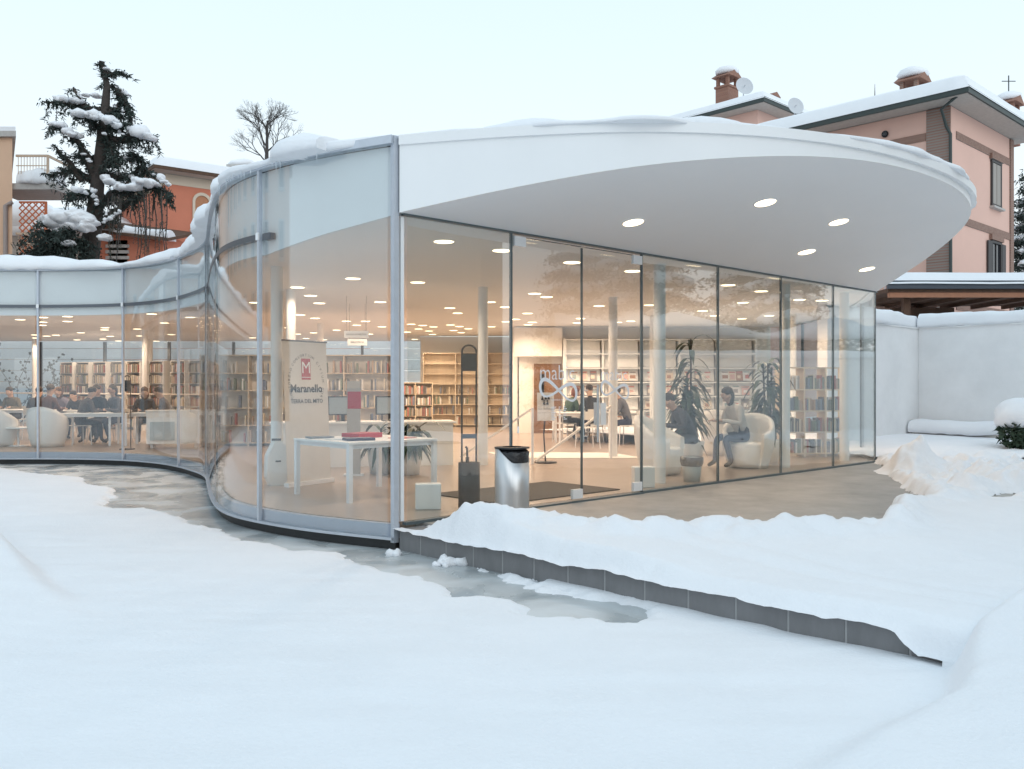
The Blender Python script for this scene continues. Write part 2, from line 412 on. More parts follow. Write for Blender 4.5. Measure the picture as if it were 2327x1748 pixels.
def snow_sweep(mb, pts, o_in, o_out, zb, h, seed, droop=.03, lump=.55, freq=1.1, minh=.25, m=10, nrm=None):
    """rolled snow cap along a plan curve"""
    N = nrm or normals2(pts); n = len(pts)
    s = np.cumsum([0]+[(b-a).length for a, b in zip(pts, pts[1:])])
    hh = h*np.maximum(minh, .75+lump*2*fbm(s*freq, s*0+seed, seed, 3))
    ow = 1+.9*fbm(s*freq*1.3, s*0+seed+5, seed+3, 3)
    vs = []
    for i in range(n):
        Z = zb if not isinstance(zb, (list, np.ndarray)) else zb[i]
        oc = (o_in+o_out)/2; wv = (o_out-o_in)/2
        for k in range(m):
            a = math.pi*(k/(m-1)*1.16-.08)
            co, si = math.cos(a), math.sin(a)
            o = oc+wv*(np.sign(co)*abs(co)**.8)*(ow[i] if co > 0 else 1)
            z = Z+(hh[i]*si**.75 if si > 0 else si*droop*4*ow[i])
            nn = .10*hh[i]*float(vnoise(s[i]*5+k*1.7, k*2.3+seed, seed))
            vs.append((pts[i].x+N[i].x*o, pts[i].y+N[i].y*o, z+nn))
    fs = [(i*m+k, (i+1)*m+k, (i+1)*m+k+1, i*m+k+1) for i in range(n-1) for k in range(m-1)]
    fs += [(i*m+m-1, (i+1)*m+m-1, (i+1)*m, i*m) for i in range(n-1)]
    mb.add(vs, fs, 0, True)
    mb.add(vs[:m], [tuple(range(m))]); mb.add(vs[-m:], [tuple(range(m))[::-1]])
    return mb
def heightfield(name, xs, ys, zf, mats, mif=None, cut=None, allv=False):
    X, Y = np.meshgrid(xs, ys); Z = zf(X, Y)
    nx, ny = len(xs), len(ys)
    V3 = np.stack([X.ravel(), Y.ravel(), Z.ravel()], 1)
    i = np.arange(nx*ny).reshape(ny, nx)
    Fq = np.stack([i[:-1, :-1].ravel(), i[:-1, 1:].ravel(), i[1:, 1:].ravel(), i[1:, :-1].ravel()], 1)
    if cut is not None:
        keep = cut(X, Y, Z); kq = keep[:-1, :-1] | keep[:-1, 1:] | keep[1:, 1:] | keep[1:, :-1]
        if allv: kq = keep[:-1, :-1] & keep[:-1, 1:] & keep[1:, 1:] & keep[1:, :-1]
        Fq = Fq[kq.ravel()]
    me = bpy.data.meshes.new(name); me.from_pydata(V3.tolist(), [], Fq.tolist())
    me.polygons.foreach_set('use_smooth', [True]*len(me.polygons))
    if mif is not None:
        c = V3[Fq].mean(1); me.polygons.foreach_set('material_index', mif(c[:, 0], c[:, 1]).astype(int).tolist())
    for m in (mats if isinstance(mats, list) else [mats]): me.materials.append(m)
    o = bpy.data.objects.new(name, me); COL.objects.link(o); return o
# ================================================================== THE SETTING
# ---- ground: one white sheet to the horizon
structure('ground', MB().add([(-700, -700, -.12), (700, -700, -.12), (700, 700, -.12), (-700, 700, -.12)], [(0, 1, 2, 3)]), M_SNOW)
# ---- plan curve of the glass wall, from far left to the corner post
WALLP = [(-30, 14.0), (-24, 15.6), (-18, 17.0), (-13.6, 17.9), (-10.5, 18.16), (-9.1, 18.15), (-7.9, 17.85), (-6.9, 17.2), (-6.25, 16.5), (-5.55, 15.5), (-5.115, 14.76), (-4.61, 13.44),
         (-4.125, 12.13), (-3.83, 11.39), (-3.49, 10.63), (-3.16, 10.12), (-2.73, 9.68), (-2.18, 9.22), (-1.66, 8.90), (-1.16, 8.63)]
wall_pts, _ = resample(smooth_pts(resample(catmull(WALLP), .06)[0], 40), .07)
WN = normals2(wall_pts)
wall_s = np.cumsum([0]+[(b-a).length for a, b in zip(wall_pts, wall_pts[1:])]); WS = wall_s[-1]-wall_s   # arc length back from the corner
wall_px = np.array([1163.5+FPX*p.x/p.y for p in wall_pts])
# ---- canopy outline in plan, from the corner round to the far end of the facade
CANP = [(-1.10, 8.64), (-.03, 8.36), (1.26, 8.20), (2.62, 8.42), (3.72, 8.95), (4.89, 9.93), (5.62, 10.85), (6.0, 11.6), (6.24, 12.5), (6.40, 13.6), (6.49, 14.85), (6.54, 15.89)]
can_pts, _ = resample(smooth_pts(resample(catmull(CANP), .06)[0], 30), .08)
CNRM = [-v if False else v for v in normals2(can_pts)]
def soff_z(p):
    d = max(0., td(p.x, p.y)[1]); return CZ+.183*d
# ---- ice and snow on the pond
ICE_PX = [(0, 1063), (68, 1074), (135, 1081), (198, 1083), (211, 1101), (265, 1112), (270, 1126), (238, 1148), (270, 1157), (337, 1155), (396, 1164), (436, 1189), (495, 1202), (553, 1220),
          (560, 1229), (598, 1229), (648, 1243), (666, 1252), (720, 1252), (787, 1259), (832, 1283), (850, 1291), (897, 1300), (954, 1313), (1008, 1328), (1033, 1344), (1046, 1351), (1113, 1355),
          (1166, 1366), (1223, 1389), (1271, 1400), (1309, 1400), (1309, 1411), (1344, 1404), (1388, 1414), (1445, 1415), (1494, 1408), (1461, 1395), (1435, 1379), (1388, 1366), (1325, 1362), (1261, 1347),
          (1198, 1330), (1150, 1314), (1113, 1303), (1078, 1293), (1070, 1280)]
ICE = [onz(x, y, .02) for x, y in ICE_PX]
ICE += [F(-.05, 2.0), F(.6, 0)]+[Vector((p.x+.5, p.y+.5, 0)) for p in wall_pts[::-12] if p.x > -24]+[Vector((-24, 17, 0))]
structure('pond_ice', MB().add([(-26, 2, 0), (9, 2, 0), (9, 20, 0), (-26, 20, 0)], [(0, 1, 2, 3)]), M_ICE)
def pond_z(X, Y):
    d = sdf_poly(X, Y, ICE)
    d = d+.16*fbm(X*1.7, Y*1.7, 3, 5)+.08*fbm(X*9, Y*9, 8, 4)
    h = -.05+.095*sstep(-.10, .16, d)
    h = h+.024*sstep(.1, 1.2, d)*fbm(X*.5, Y*1.4, 11, 4)+.010*fbm(X*1.3, Y*5, 5, 4)*sstep(.05, .4, d)
    # left bank
    ax, ay, bx, by = -5.6, 9.4, -2.6, 5.75
    nx, ny = (by-ay), -(bx-ax); L = math.hypot(nx, ny)
    s = ((X-ax)*nx+(Y-ay)*ny)/L                      # >0 on the left/near side
    s = np.where(s < 0, s, s)
    along = ((X-ax)*(bx-ax)+(Y-ay)*(by-ay))/L**2
    h = h+0.28*sstep(-.05, .22, s+.05*fbm(X*1.3, Y*1.3, 23, 3))*sstep(1.02, .25, along)
    # right foreground bank, rising to the right
    q = (X-1.35)*.6-(Y-3.72)*.8+.30*sstep(2.05, 2.65, X)+.05*fbm(X*1.2, Y*1.2, 21, 3)
    h = h+sstep(-.09, .17, q)*(.12*sstep(.9, 1.6, X)+.30*sstep(1.7, 3.3, X)+.04*fbm(X*1.1, Y*1.1, 27, 3)*sstep(1.4, 2.2, X))*sstep(.8, 2.2, Y)
    return h
xs = np.concatenate([np.linspace(-26, -7, 120, endpoint=False), np.linspace(-7, 4, 340, endpoint=False), np.linspace(4, 12, 60)])
ys = np.concatenate([np.linspace(.6, 4, 80, endpoint=False), np.linspace(4, 10, 200, endpoint=False), np.linspace(10, 19.5, 230)])
o = heightfield('pond_snow', xs, ys, pond_z, M_SNOW, cut=lambda X, Y, Z: (Z > -.03)); o['kind'] = 'structure'
# ---- terrace slab with its kerb
ter = [F(.30, -.3), F(.30, 5.55), F(16, 5.55), F(16, -.3)]
structure('terrace', MB().prism([(p.x, p.y) for p in ter], -.1, .235), M_PAVE)
kerb = thing('stone_kerb', 'dark grey stone kerb running along the edge of the snowy terrace', 'kerb', F(0, 0))
jb = MB(); k0 = .36
edges = [.02]+[k0+.382*i for i in range(14)]
ksb = None
for a, b in zip(edges, edges[1:]):
    L = b-a-.007; key = round(L, 3)
    q = MB(); c = F(.145, (a+b)/2, .055); q.box(c, (.30, L, .31), rz=ANG); ko = q.build('kerb_stone', M_KERB, kerb, True)
    bv = ko.modifiers.new('bevel', 'BEVEL'); bv.width = .006; bv.segments = 1
jb.box(F(.145, 2.6, .05), (.294, 5.1, .30), rz=ANG); jb.build('mortar', M_MORT, kerb, True)
# ---- snow on the terrace and yard
BARE = [F(-.2, -.3), (-.92, 8.50), (-.62, 8.36), (-.20, 8.14), (.25, 8.00), (.62, 7.93), (.95, 7.80), (1.12, 7.55), (1.35, 7.62), (1.75, 7.78), (2.05, 7.50), (2.45, 7.62), (3.0, 7.62), (3.25, 7.85)]
BARE += [onz(x*1.052, y*1.052, .27) for x, y in ((1905, 1112), (1985, 1098), (2042, 1083), (1985, 1065), (1950, 1055), (1938, 1040), (1915, 1025), (1925, 1010), (1900, 1001), (1880, 994))]
BARE += [F(10.4, -.5)]
BARE = [Vector((p[0], p[1], 0)) for p in BARE]
def yard_z(X, Y):
    t, dd = td(X, Y)
    d = sdf_poly(X, Y, BARE)+.07*fbm(X*3.1, Y*3.1, 31, 4)+.03*fbm(X*11, Y*11, 37, 3)
    far = sstep(8.8, 11, Y)
    h = .185*sstep(-.02, .16, d)*(1-.55*far)
    h = h+(.10+.10*fbm(X*2.6, Y*2.6, 41, 4))*np.exp(-((d-.22)/.16)**2)*(1-.4*far)*sstep(-.02, .1, d)
    h = h+(.05*fbm(X*7, Y*7, 43, 4)+.03*np.maximum(0, fbm(X*16, Y*16, 47, 3)))*np.exp(-(d/.45)**2)*sstep(.0, .1, d)
    h = h-(.11*sstep(.25, 1.5, d))*(1-far)
    # shallow tracks running along the kerb
    h = h-.022*np.exp(-((t-.62-.04*fbm(dd*.8, t*0, 9, 2))/.09)**2)*(1-far)-.016*np.exp(-((t-.95)/.07)**2)*(1-far)
    # trodden, lumpy snow at the far side
    lump = sstep(9.5, 11.5, Y)*sstep(19, 15, Y)
    h = h+lump*sstep(0, .5, d)*(.20*fbm(X*1.9, Y*1.9, 51, 4)+.12*fbm(X*5, Y*5, 55, 4))
    for (cx, cy_, r, a) in ((6.28, 13.9, .36, .34), (6.9, 13.4, .35, .12), (6.75, 11.7, .28, .17), (6.2, 12.2, .3, .1), (5.9, 11.3, .25, .12), (7.6, 12.4, .4, .12), (7.0, 12.8, .25, .14)):
        rr = np.hypot(X-cx, (Y-cy_)*.8); h = h+a*np.exp(-(rr/r)**2.4)*(1+.5*fbm(X*4, Y*4, 61, 3))
    # drift against the garden wall
    h = h+.18*sstep(16, 21, Y)+.03*fbm(X*.6, Y*.6, 71, 3)
    h = h+.006*fbm(X*8, Y*8, 81, 3)
    # rounded lip over the kerb
    near = sstep(4.95, 5.55, dd+.35*fbm(dd*3, t*3, 97, 3))        # at its end the snow tumbles over the kerb
    lip = sstep(-.055, .12, t+.03*fbm(dd*3.1, dd*0, 91, 3)+.006*fbm(dd*14, dd*0, 93, 2))
    z = .215+h*lip-(.008+.03*fbm(dd*2.3, dd*0+3, 95, 3)+.012*fbm(dd*11, dd*0+8, 96, 3))*(1-sstep(-.06, .02, t))
    zo = -.08+(.42+.12*fbm(dd*6, t*6, 98, 3))*near*sstep(-.46*near-.03, .06, t)**.8
    n2 = sstep(.02, .25, near)*sstep(.0, -.06, t)
    z = np.where(t < -.0785, np.where(near > .02, zo, -1.), z*(1-n2)+np.maximum(zo, z-.12)*n2)
    z = np.where((h < .004) & (t > .05), .19, z)
    return z
ts = np.concatenate([np.linspace(-.60, -.075, 26, endpoint=False), np.linspace(-.075, .3, 26, endpoint=False), np.linspace(.3, 11.2, 330, endpoint=False), np.linspace(11.2, 28, 90)])
ds = np.concatenate([np.linspace(-9, 0, 60, endpoint=False), np.linspace(0, 5.75, 221)])
def yard_td(Tt, Dd): return yard_z(P0.x+U.x*Tt+V.x*Dd, P0.y+U.y*Tt+V.y*Dd)
def yard_cut(Tt, Dd, Z): return ((Tt > -.078) | ((Z > -.05) & (Dd > 4.2))) & ~((Dd < .0) & (Tt < 11.0)) & ((Z > .2) | ((Tt < .12) & (Dd > .22) & (Z > -.06)))
def yard_mat(t_, d_):
    x = P0.x+U.x*t_+V.x*d_; y = P0.y+U.y*t_+V.y*d_; return (y > 10.2+.5*np.sin(x*3)) & (y < 14.4) & (x > 4.2) & (x < 7.3+.4*np.sin(y*2.3))
o = heightfield('terrace_snow', ts, ds, yard_td, [M_SNOW, M_SNOWD], mif=yard_mat, cut=yard_cut, allv=True); o['kind'] = 'structure'
o.location = P0; o.rotation_euler = (0, 0, ANG); o.scale = (1, -1, 1)

# ================================================================== THE LIBRARY
lib = thing('library', 'low curving glass library with a white oval canopy and lit interior', 'building', (P0.x, P0.y, 0))
def LB(mb, name, m, parent=None, label=None): return mb.build(name, m, parent or lib, True, label=label)
back = [(6.95, 17.3), (7.5, 19.6), (7.9, 22.2), (7.8, 24.4), (7.3, 25.6)]
foot = [(p.x, p.y) for p in wall_pts[::3]]+[(P0.x, P0.y), tuple(F(10.55, 0)[:2])]+back+[(.25, 25.6), (.05, 30.2), (-3.0, 30.2), (-3.2, 33.6), (-30, 33.6)]
def inset(pts, a):
    n = len(pts); res = []
    for i in range(n):
        p = Vector(pts[i-1]); q = Vector(pts[i]); r = Vector(pts[(i+1) % n])
        e1 = (q-p); e2 = (r-q)
        if e1.length < 1e-6 or e2.length < 1e-6: res.append(tuple(q)); continue
        e1.normalize(); e2.normalize(); nn = Vector((-e1.y-e2.y, e1.x+e2.x))
        if nn.length < 1e-6: nn = Vector((-e1.y, e1.x))
        nn.normalize(); c = max(.4, nn.dot(Vector((-e1.y, e1.x)))); res.append(tuple(q+nn*(a/c)))
    return res
fin = inset(foot, .13)
LB(MB().prism(fin, .03, FZ), 'floor', M_FLOOR)
LB(MB().prism(fin, CZ, 3.98, 0, 1), 'ceiling', [M_CEIL, M_SPAN])
LB(MB().prism(inset(foot, .06), 3.985, 4.04), 'roof', M_ALUD)
# plinth, floor edge, glass panes, mullions of the curved wall
vis = [i for i in range(len(wall_pts)) if wall_pts[i].x > -27]
wp = [wall_pts[i] for i in vis]; wn = [WN[i] for i in vis]; ws = [WS[i] for i in vis]
LB(band(MB(), wp, -.20, -.035, -.02, .10, nrm=wn), 'plinth', M_PLINTH)
LB(band(MB(), wp, -.11, -.045, .105, .245, nrm=wn), 'floor_edge', M_EDGE)
LB(band(MB(), wp, -.05, .03, .10, .125, nrm=wn), 'bottom_rail', M_ALU)
LB(band(MB(), wp, -.06, .03, 3.97, TZ, nrm=wn), 'top_rail', M_ALU)
# white panel behind the head of the glass; its lower edge climbs to the canopy at the corner
zb = []
for s in ws:
    f = np.interp(s, [0, .08, .45, .95, 1.45, 1.95, 2.2], [3.30, 3.285, 3.235, 3.175, 3.11, 3.05, 3.06]); zb.append(f)
LB(band(MB(), wp, -.12, -.075, zb, 3.965, nrm=wn), 'spandrel', M_SPAN)
S405 = float(WS[np.argmin(np.where(np.array([p.y for p in wall_pts]) > 15.6, abs(wall_px-405), 1e9))])
S279 = float(WS[np.argmin(np.where(np.array([p.y for p in wall_pts]) > 15.6, abs(wall_px-279), 1e9))])
S88 = float(WS[np.argmin(np.where(np.array([p.y for p in wall_pts]) > 15.6, abs(wall_px-88), 1e9))])
nb = max(2, round((S405-1.94)/1.85))
marks = [0.0, 1.94]+[1.94+(S405-1.94)*k/nb for k in range(1, nb+1)]+[S279, S88]
while marks[-1] < ws[0]-2: marks.append(marks[-1]+1.85)
marks.append(float(ws[0]))
def seg(a, b):
    """curve pieces whose arc distance from the corner lies between a<b"""
    idx = [i for i in range(len(wp)) if a <= ws[i] <= b]
    return [wp[i] for i in idx], [wn[i] for i in idx]
def at_s(s):
    i = int(np.argmin(abs(np.array(ws)-s))); return wp[i], wn[i]
for k, (a, b) in enumerate(zip(marks, marks[1:])):
    P, N = seg(a+.02 if k else .05, b-.02)
    LB(band(MB(), P, -.02, 0.0, .125, 3.97, nrm=N, caps=False), 'curved_pane', M_GLASSC)
    if k > 0:
        Pt, Nt = seg(a+.0, b-.0)
        LB(band(MB(), Pt, -.065, .006, 3.215, 3.275, nrm=Nt), 'transom', M_ALUD)
    p, n = at_s(b); ang = math.atan2(n.y, n.x)
    if k < len(marks)-2:
        thin = 2.2 < b < S405-.1
        mu = LB(MB().box((p.x-n.x*(.02 if thin else 0), p.y-n.y*(.02 if thin else 0), 2.085), (.024 if thin else .045, .014 if thin else .038, 3.95), rz=ang), 'mullion', M_STRIP if thin else M_ALU)
        if not thin: LB(MB().box((p.x+n.x*.028, p.y+n.y*.028, 3.245), (.016, .055, .08), rz=ang), 'clip', M_WHITEM, mu)
# transom stub in the corner bay
P, N = seg(1.72, 1.94); LB(band(MB(), P, -.065, .006, 3.20, 3.27, nrm=N), 'transom', M_ALUD)
# corner post
cp = F(-.02, -.03)
LB(MB().box((cp.x, cp.y, 2.06), (.06, .055, 3.98), rz=ANG), 'corner_post', M_ALU)
LB(MB().box(F(.045, -.02, 3.68), (.012, .07, .74), rz=ANG), 'corner_gasket', M_STRIP)
LB(MB().box(F(.062, -.03, 1.77), (.04, .03, 3.0), rz=ANG), 'corner_fin', M_WHITEM)
# ---- facade
FACE_T = [.10, 1.53, 2.68, 3.82, 5.54, 7.25, 8.94, 10.52]
GH = (FZ+.015, CZ-.012)
def pane(t0, t1, d=0., th=.02, name='pane', parent=None, z0=GH[0], z1=GH[1], m=None):
    return LB(MB().box(F((t0+t1)/2, d, (z0+z1)/2), (t1-t0, th, z1-z0), rz=ANG), name, m or M_GLASS, parent)
for i, (a, b) in enumerate(zip(FACE_T, FACE_T[1:])):
    if i in (1, 2): continue
    pane(a+.02, b-.02, -.01)
for t in FACE_T[1:]:
    if abs(t-2.68) < .01: continue
    wd = .022 if t < 10 else .018
    LB(MB().box(F(t, -.015, (FZ+CZ)/2), (wd, .03, CZ-FZ-.004), rz=ANG), 'glass_fin', M_STRIP)
LB(MB().box(F(5.31, -.01, CZ-.008), (10.5, .05, .02), rz=ANG), 'head_channel', M_STRIP)
for a, b in ((.08, 1.53), (3.82, 10.52)):
    LB(MB().box(F((a+b)/2, -.01, FZ-.004), (b-a, .06, .03), rz=ANG), 'sill_channel', M_STRIP)
LB(MB().box(F(2.675, -.02, .243), (2.26, .12, .022), rz=ANG), 'threshold', M_STRIP)
# doors: two glass leaves with pull bars and patch fittings, lettering on each
for k, (a, b) in enumerate(((1.555, 2.675), (2.69, 3.80))):
    dr = pane(a, b, -.012, .014, 'door', None, FZ+.02, CZ-.05, M_GLASSD)
    LB(MB().box(F(b-.003 if k == 0 else a+.003, -.012, (FZ+CZ)/2-.02), (.004, .016, CZ-FZ-.08), rz=ANG), 'edge_seal', M_STRIP, dr)
    LB(MB().box(F((a+b)/2, -.012, CZ-.045), (b-a-.01, .018, .008), rz=ANG), 'edge_seal', M_STRIP, dr)
    if k == 1:
        for ht, dd_ in ((a+.20, .06), (a+.10, -.085)):
            hb = MB(); hb.tube([F(ht, dd_, .93), F(ht, dd_, 1.62)], .014)
            for z_ in (1.0, 1.55): hb.tube([F(ht, dd_, z_), F(ht, -.012, z_)], .008)
            LB(hb, 'handle', M_STEEL, dr)
    for (tt, zz) in ((a+.09 if k == 0 else b-.09, CZ-.10), (b-.09 if k == 0 else b-.09, FZ+.08)):
        LB(MB().box(F(tt, .0, zz), (.17, .04, .11), rz=ANG), 'patch_fitting', M_WHITEM, dr)
    # wordmark and looped ribbon
    ct = 2.27 if k == 0 else 3.28; wv = .84 if k == 0 else .72
    lb = MB()
    text_mb(lb, 'mabic', .30*wv, lambda x, y: F(ct-.02+x, .004, 1.675+y), bold=-.002)
    n = 60; inn = []; outl = []
    for i in range(n+1):
        q = 2*math.pi*i/n; x = .36*math.sin(q)*wv; y = .115*math.sin(2*q)*wv-.05*math.sin(q)*wv*.9
        dx = .36*math.cos(q); dy = .23*math.cos(2*q)-.045*math.cos(q); L = math.hypot(dx, dy); th = (.012+.014*abs(math.sin(q*1.0+.6)))*wv
        inn.append((x-dy/L*th, y+dx/L*th)); outl.append((x+dy/L*th, y-dx/L*th))
    vs = [F(ct+x, .004, 1.555+y) for x, y in inn]+[F(ct+x, .004, 1.555+y) for x, y in outl]
    lb.add(vs, [(i, i+1, n+2+i, n+1+i) for i in range(n)])
    if k == 0:
        text_mb(lb, 'MARANELLO BIBLIOTECA CULTURA', .026, lambda x, y: F(2.36+x, .004, 1.435+y))
        for r_ in range(8):
            for c0, c1 in ((2.15, 2.23), (2.27, 2.32), (2.35, 2.41)):
                c1_ = c1-.015*((r_*7+int(c0*10)) % 3); z_ = 1.355-.020*r_
                lb.add([F(c0, .004, z_), F(c1_, .004, z_), F(c1_, .004, z_+.009), F(c0, .004, z_+.009)], [(0, 1, 2, 3)])
    LB(lb, 'lettering', M_VINYL, dr)
# paper notices on the right leaf
LB(MB().box(F(2.94, .0, 1.27), (.105, .004, .27), rz=ANG), 'notice', M_PAPER)
LB(MB().box(F(3.06, .0, 1.265), (.105, .004, .27), rz=ANG), 'notice', M_PAPER)
# ---- canopy: tilted white soffit, upright fascia, rim
so = [(p.x, p.y, soff_z(p)) for p in can_pts]
line = [F(t, 0, CZ) for t in np.linspace(10.56, .0, 30)]
q = MB().poly(so+[tuple(p) for p in line]); q.f = [f[::-1] for f in q.f]
LB(q, 'soffit', M_SOFFIT)
LB(MB().poly([(x, y, 4.03) for x, y, z in so]+[(p.x, p.y, 4.03) for p in line]), 'canopy_top', M_ALUD)
cn = CNRM
LB(band(MB(), can_pts, -.03, 0, [z-.006 for x, y, z in so], 3.975, nrm=cn), 'fascia', M_FASCIA)
ofs = [float(np.interp(i/len(can_pts), [0, .3, .55, .75, 1], [.02, .03, .05, .075, .07])) for i in range(len(can_pts))]
rp = [Vector((p.x+n.x*a, p.y+n.y*a, 0)) for p, n, a in zip(can_pts, cn, ofs)]
LB(band(MB(), rp, -.16, 0, 3.955, 4.05, nrm=cn), 'rim', M_FASCIA)
for f in (.16, .34, .50, .66):
    i = int(f*len(can_pts)); q_ = [can_pts[i-1].lerp(can_pts[i], .45), can_pts[i-1].lerp(can_pts[i], .55)]
    LB(band(MB(), q_, -.002, .0015, so[i][2]+.004, 3.95), 'panel_joint', M_SOFFIT)
# ---- snow rolls along the roof edge, icicles
sw = MB(); P, N = seg(.75, 30); snow_sweep(sw, P, -.45, .13, 4.02, .20, 3, lump=.6, freq=.8, nrm=N)
LB(sw, 'roof_snow', M_SNOW)
sw = MB(); P, N = seg(-.1, .95); snow_sweep(sw, P, -.55, -.03, 4.03, .17, 9, lump=.5, freq=.7, nrm=N); LB(sw, 'roof_snow', M_SNOW)
sw = MB(); snow_sweep(sw, rp, -.50, .0, 4.04, .10, 5, droop=.004, lump=.38, freq=.7, minh=.45, nrm=cn)
LB(sw, 'canopy_snow', M_SNOW)
for t, hh, r in ((.42, .17, .55), (.95, .15, .6)):
    i = int(t*40); p = can_pts[i]; hump = MB().blob((p.x-cn[i].x*.45, p.y-cn[i].y*.45, 4.04), r, r*.7, hh, seed=i+2, amp=.10, sub=3, flat=-.1); LB(hump, 'canopy_snow', M_SNOW)
ic = []
proto = MB().lathe([(.0, -.13), (.004, -.05), (.007, 0)], n=5).build('icicle', M_ICICLE, lib)
first = True
for s in list(np.arange(.95, 1.75, .10))+list(np.arange(2.05, 2.75, .09))+[2.9, 3.0, 3.3]:
    s += rnd.uniform(-.02, .02); p, n = at_s(s); loc = (p.x+n.x*.07-P0.x, p.y+n.y*.07-P0.y, 3.99+rnd.uniform(-.01, .02)); sc = rnd.uniform(.3, 1.15)
    if first: proto.location = loc; first = False
    else: dup_mesh(proto, lib, loc, (0, 0, 0), (1, 1, sc))
# ---- other walls of the hall
def wallq(a, b, z0, z1, m, name, th=.12):
    a = Vector((*a, 0)); b = Vector((*b, 0)); c = (a+b)/2; d = b-a
    return LB(MB().box((c.x, c.y, (z0+z1)/2), (d.length, th, z1-z0), rz=math.atan2(d.y, d.x)), name, m)
rc, _ = resample(catmull([tuple(F(10.56, -.03)[:2])]+back), .25)
LB(band(MB(), rc, -.02, 0, FZ, CZ, caps=False), 'side_pane', M_GLASSC)
LB(band(MB(), rc, -.08, .02, CZ, TZ), 'side_spandrel', M_SPAN)
for i in range(9, len(rc)-1, 8):
    LB(MB().box((rc[i].x, rc[i].y, 1.77), (.06, .06, 3.04)), 'side_mullion', M_ALUD)
wallq((7.45, 25.55), (.2, 25.55), FZ-.2, CZ-.002, M_WALLI, 'back_wall')
wallq((.1, 25.7), (.0, 30.3), FZ-.2, CZ-.002, M_WALLI, 'inner_wall')
wallq((.1, 30.35), (-3.1, 30.35), FZ-.2, CZ-.002, M_WALLI, 'back_wall')
wallq((-3.1, 30.5), (-3.2, 33.7), FZ-.2, CZ-.002, M_WALLI, 'inner_wall')
for i in range(11):
    a = -3.25-2.45*i; LB(MB().box((a-1.22, 33.7, 1.77), (2.38, .02, 3.03)), 'back_pane', M_GLASSC)
    LB(MB().box((a-2.45, 33.68, 1.77), (.09, .12, 3.03)), 'back_mullion', M_ALUD)
wallq((-30, 33.7), (-30, 14.2), FZ-.2, CZ-.002, M_WALLI, 'end_wall')
# columns
colp = None
COLS = ((-.50, 15.2), (1.93, 16.9), (2.06, 12.35), (4.55, 14.75), (6.05, 16.1), (-3.35, 12.6), (-3.9, 15.6), (-11.2, 27), (-17.0, 31.5), (-13.0, 31.8), (-5.2, 24), (3.4, 21.3), (6.6, 20.8))
for (x, y) in COLS:
    if colp is None: colp = MB().lathe([(.085, 0), (.085, CZ-FZ)], n=18).build('column', M_WHITE, lib); colp.location = (x-P0.x, y-P0.y, FZ)
    else: dup_mesh(colp, lib, (x-P0.x, y-P0.y, FZ))
# recess and door in the back wall, left of the magazine shelves
LB(MB().box((.75, 25.3, 2.86), (1.35, .35, .82)), 'wall_header', M_WALLI)
bd = LB(MB().box((1.02, 25.45, 1.25), (.78, .06, 2.0)), 'back_door', M_OAK)
LB(MB().box((.86, 25.41, 1.45), (.12, .02, 1.0)), 'door_window', M_PANE, bd)
# ---- ceiling lamps
lampA = MB().lathe([(.132, 0), (.130, -.006), (.118, -.007)], n=20)
lroot = None; BULB = {}
def lamp(p, glow, label, group, tilt=None, name='ceiling_lamp'):
    global lroot
    if lroot is None or lroot[0] != glow.name:
        r = lampA.build(name, M_WHITEM); d = MB().lathe([(.118, -.008), (.112, -.013), (.08, -.0155), (.0, -.0165)], n=20).build('diffuser', glow, r)
        for f in d.data.polygons: pass
        lroot = (glow.name, r, d)
    else:
        r = lroot[1].copy(); COL.objects.link(r); d = lroot[2].copy(); COL.objects.link(d); d.parent = r
    r.location = p
    if tilt is not None: r.rotation_euler = tilt
    key = 'in' if glow is M_LAMP else 'out'
    if key not in BULB:
        ld = bpy.data.lights.new('bulb', 'SPOT'); ld.energy = 56 if key == 'in' else 9; ld.color = (1.0, .735, .535) if key == 'in' else (1, .84, .64)
        ld.spot_size = R(165); ld.spot_blend = .55; ld.shadow_soft_size = .08; BULB[key] = ld
    bu = bpy.data.objects.new('bulb', BULB[key]); COL.objects.link(bu); bu.parent = r; bu.location = (0, 0, -.11)
    tag(r, label, 'lamp', group); return r
LP = []
def zz(lst, ox, oy, sc): LP.extend((ox+x/sc, oy+y/sc) for x, y in lst)
zz([(475, 362), (960, 437), (255, 705), (1547, 537), (2055, 610), (860, 870), (990, 912), (525, 920), (590, 963), (1235, 799), (1335, 827), (1175, 965), (1215, 1040), (1180, 1060), (1620, 1008), (1590, 1045), (1775, 903),
    (2040, 1030), (1930, 1040), (995, 1035), (1073, 1015), (200, 1056), (297, 1066), (388, 1078), (262, 1096), (530, 1062), (605, 1075), (350, 1113), (555, 1109), (620, 1127), (680, 1094), (873, 1077), (168, 1122), (380, 1142), (230, 1183)], 880, 450, 3.687)  # one lamp here is added for a lamp's image in the glass
zz([(1300, 1413), (835, 1487), (600, 1513), (945, 1557), (1018, 1620), (1530, 1610), (480, 1615)], 450, 250, 3.694)
zz([(688, 45), (790, 68), (1130, 88), (1000, 88), (917, 108), (610, 132), (1070, 115), (935, 148), (780, 166), (670, 175), (1157, 175), (660, 217), (728, 204), (730, 238), (818, 222), (850, 213), (958, 238), (1160, 235), (1240, 125), (367, 200)], 450, 700, 2.968)
zz([(190, 191), (638, 161), (638, 208), (405, 170), (400, 215), (395, 244), (992, 267), (988, 288), (1432, 138), (1553, 223), (1297, 280), (1040, 349), (973, 375), (764, 315), (528, 338), (440, 347), (330, 336), (335, 365), (675, 398), (727, 383), (1120, 393), (1318, 345), (1620, 333), (1475, 395), (1795, 170)], 0, 680, 4.156)
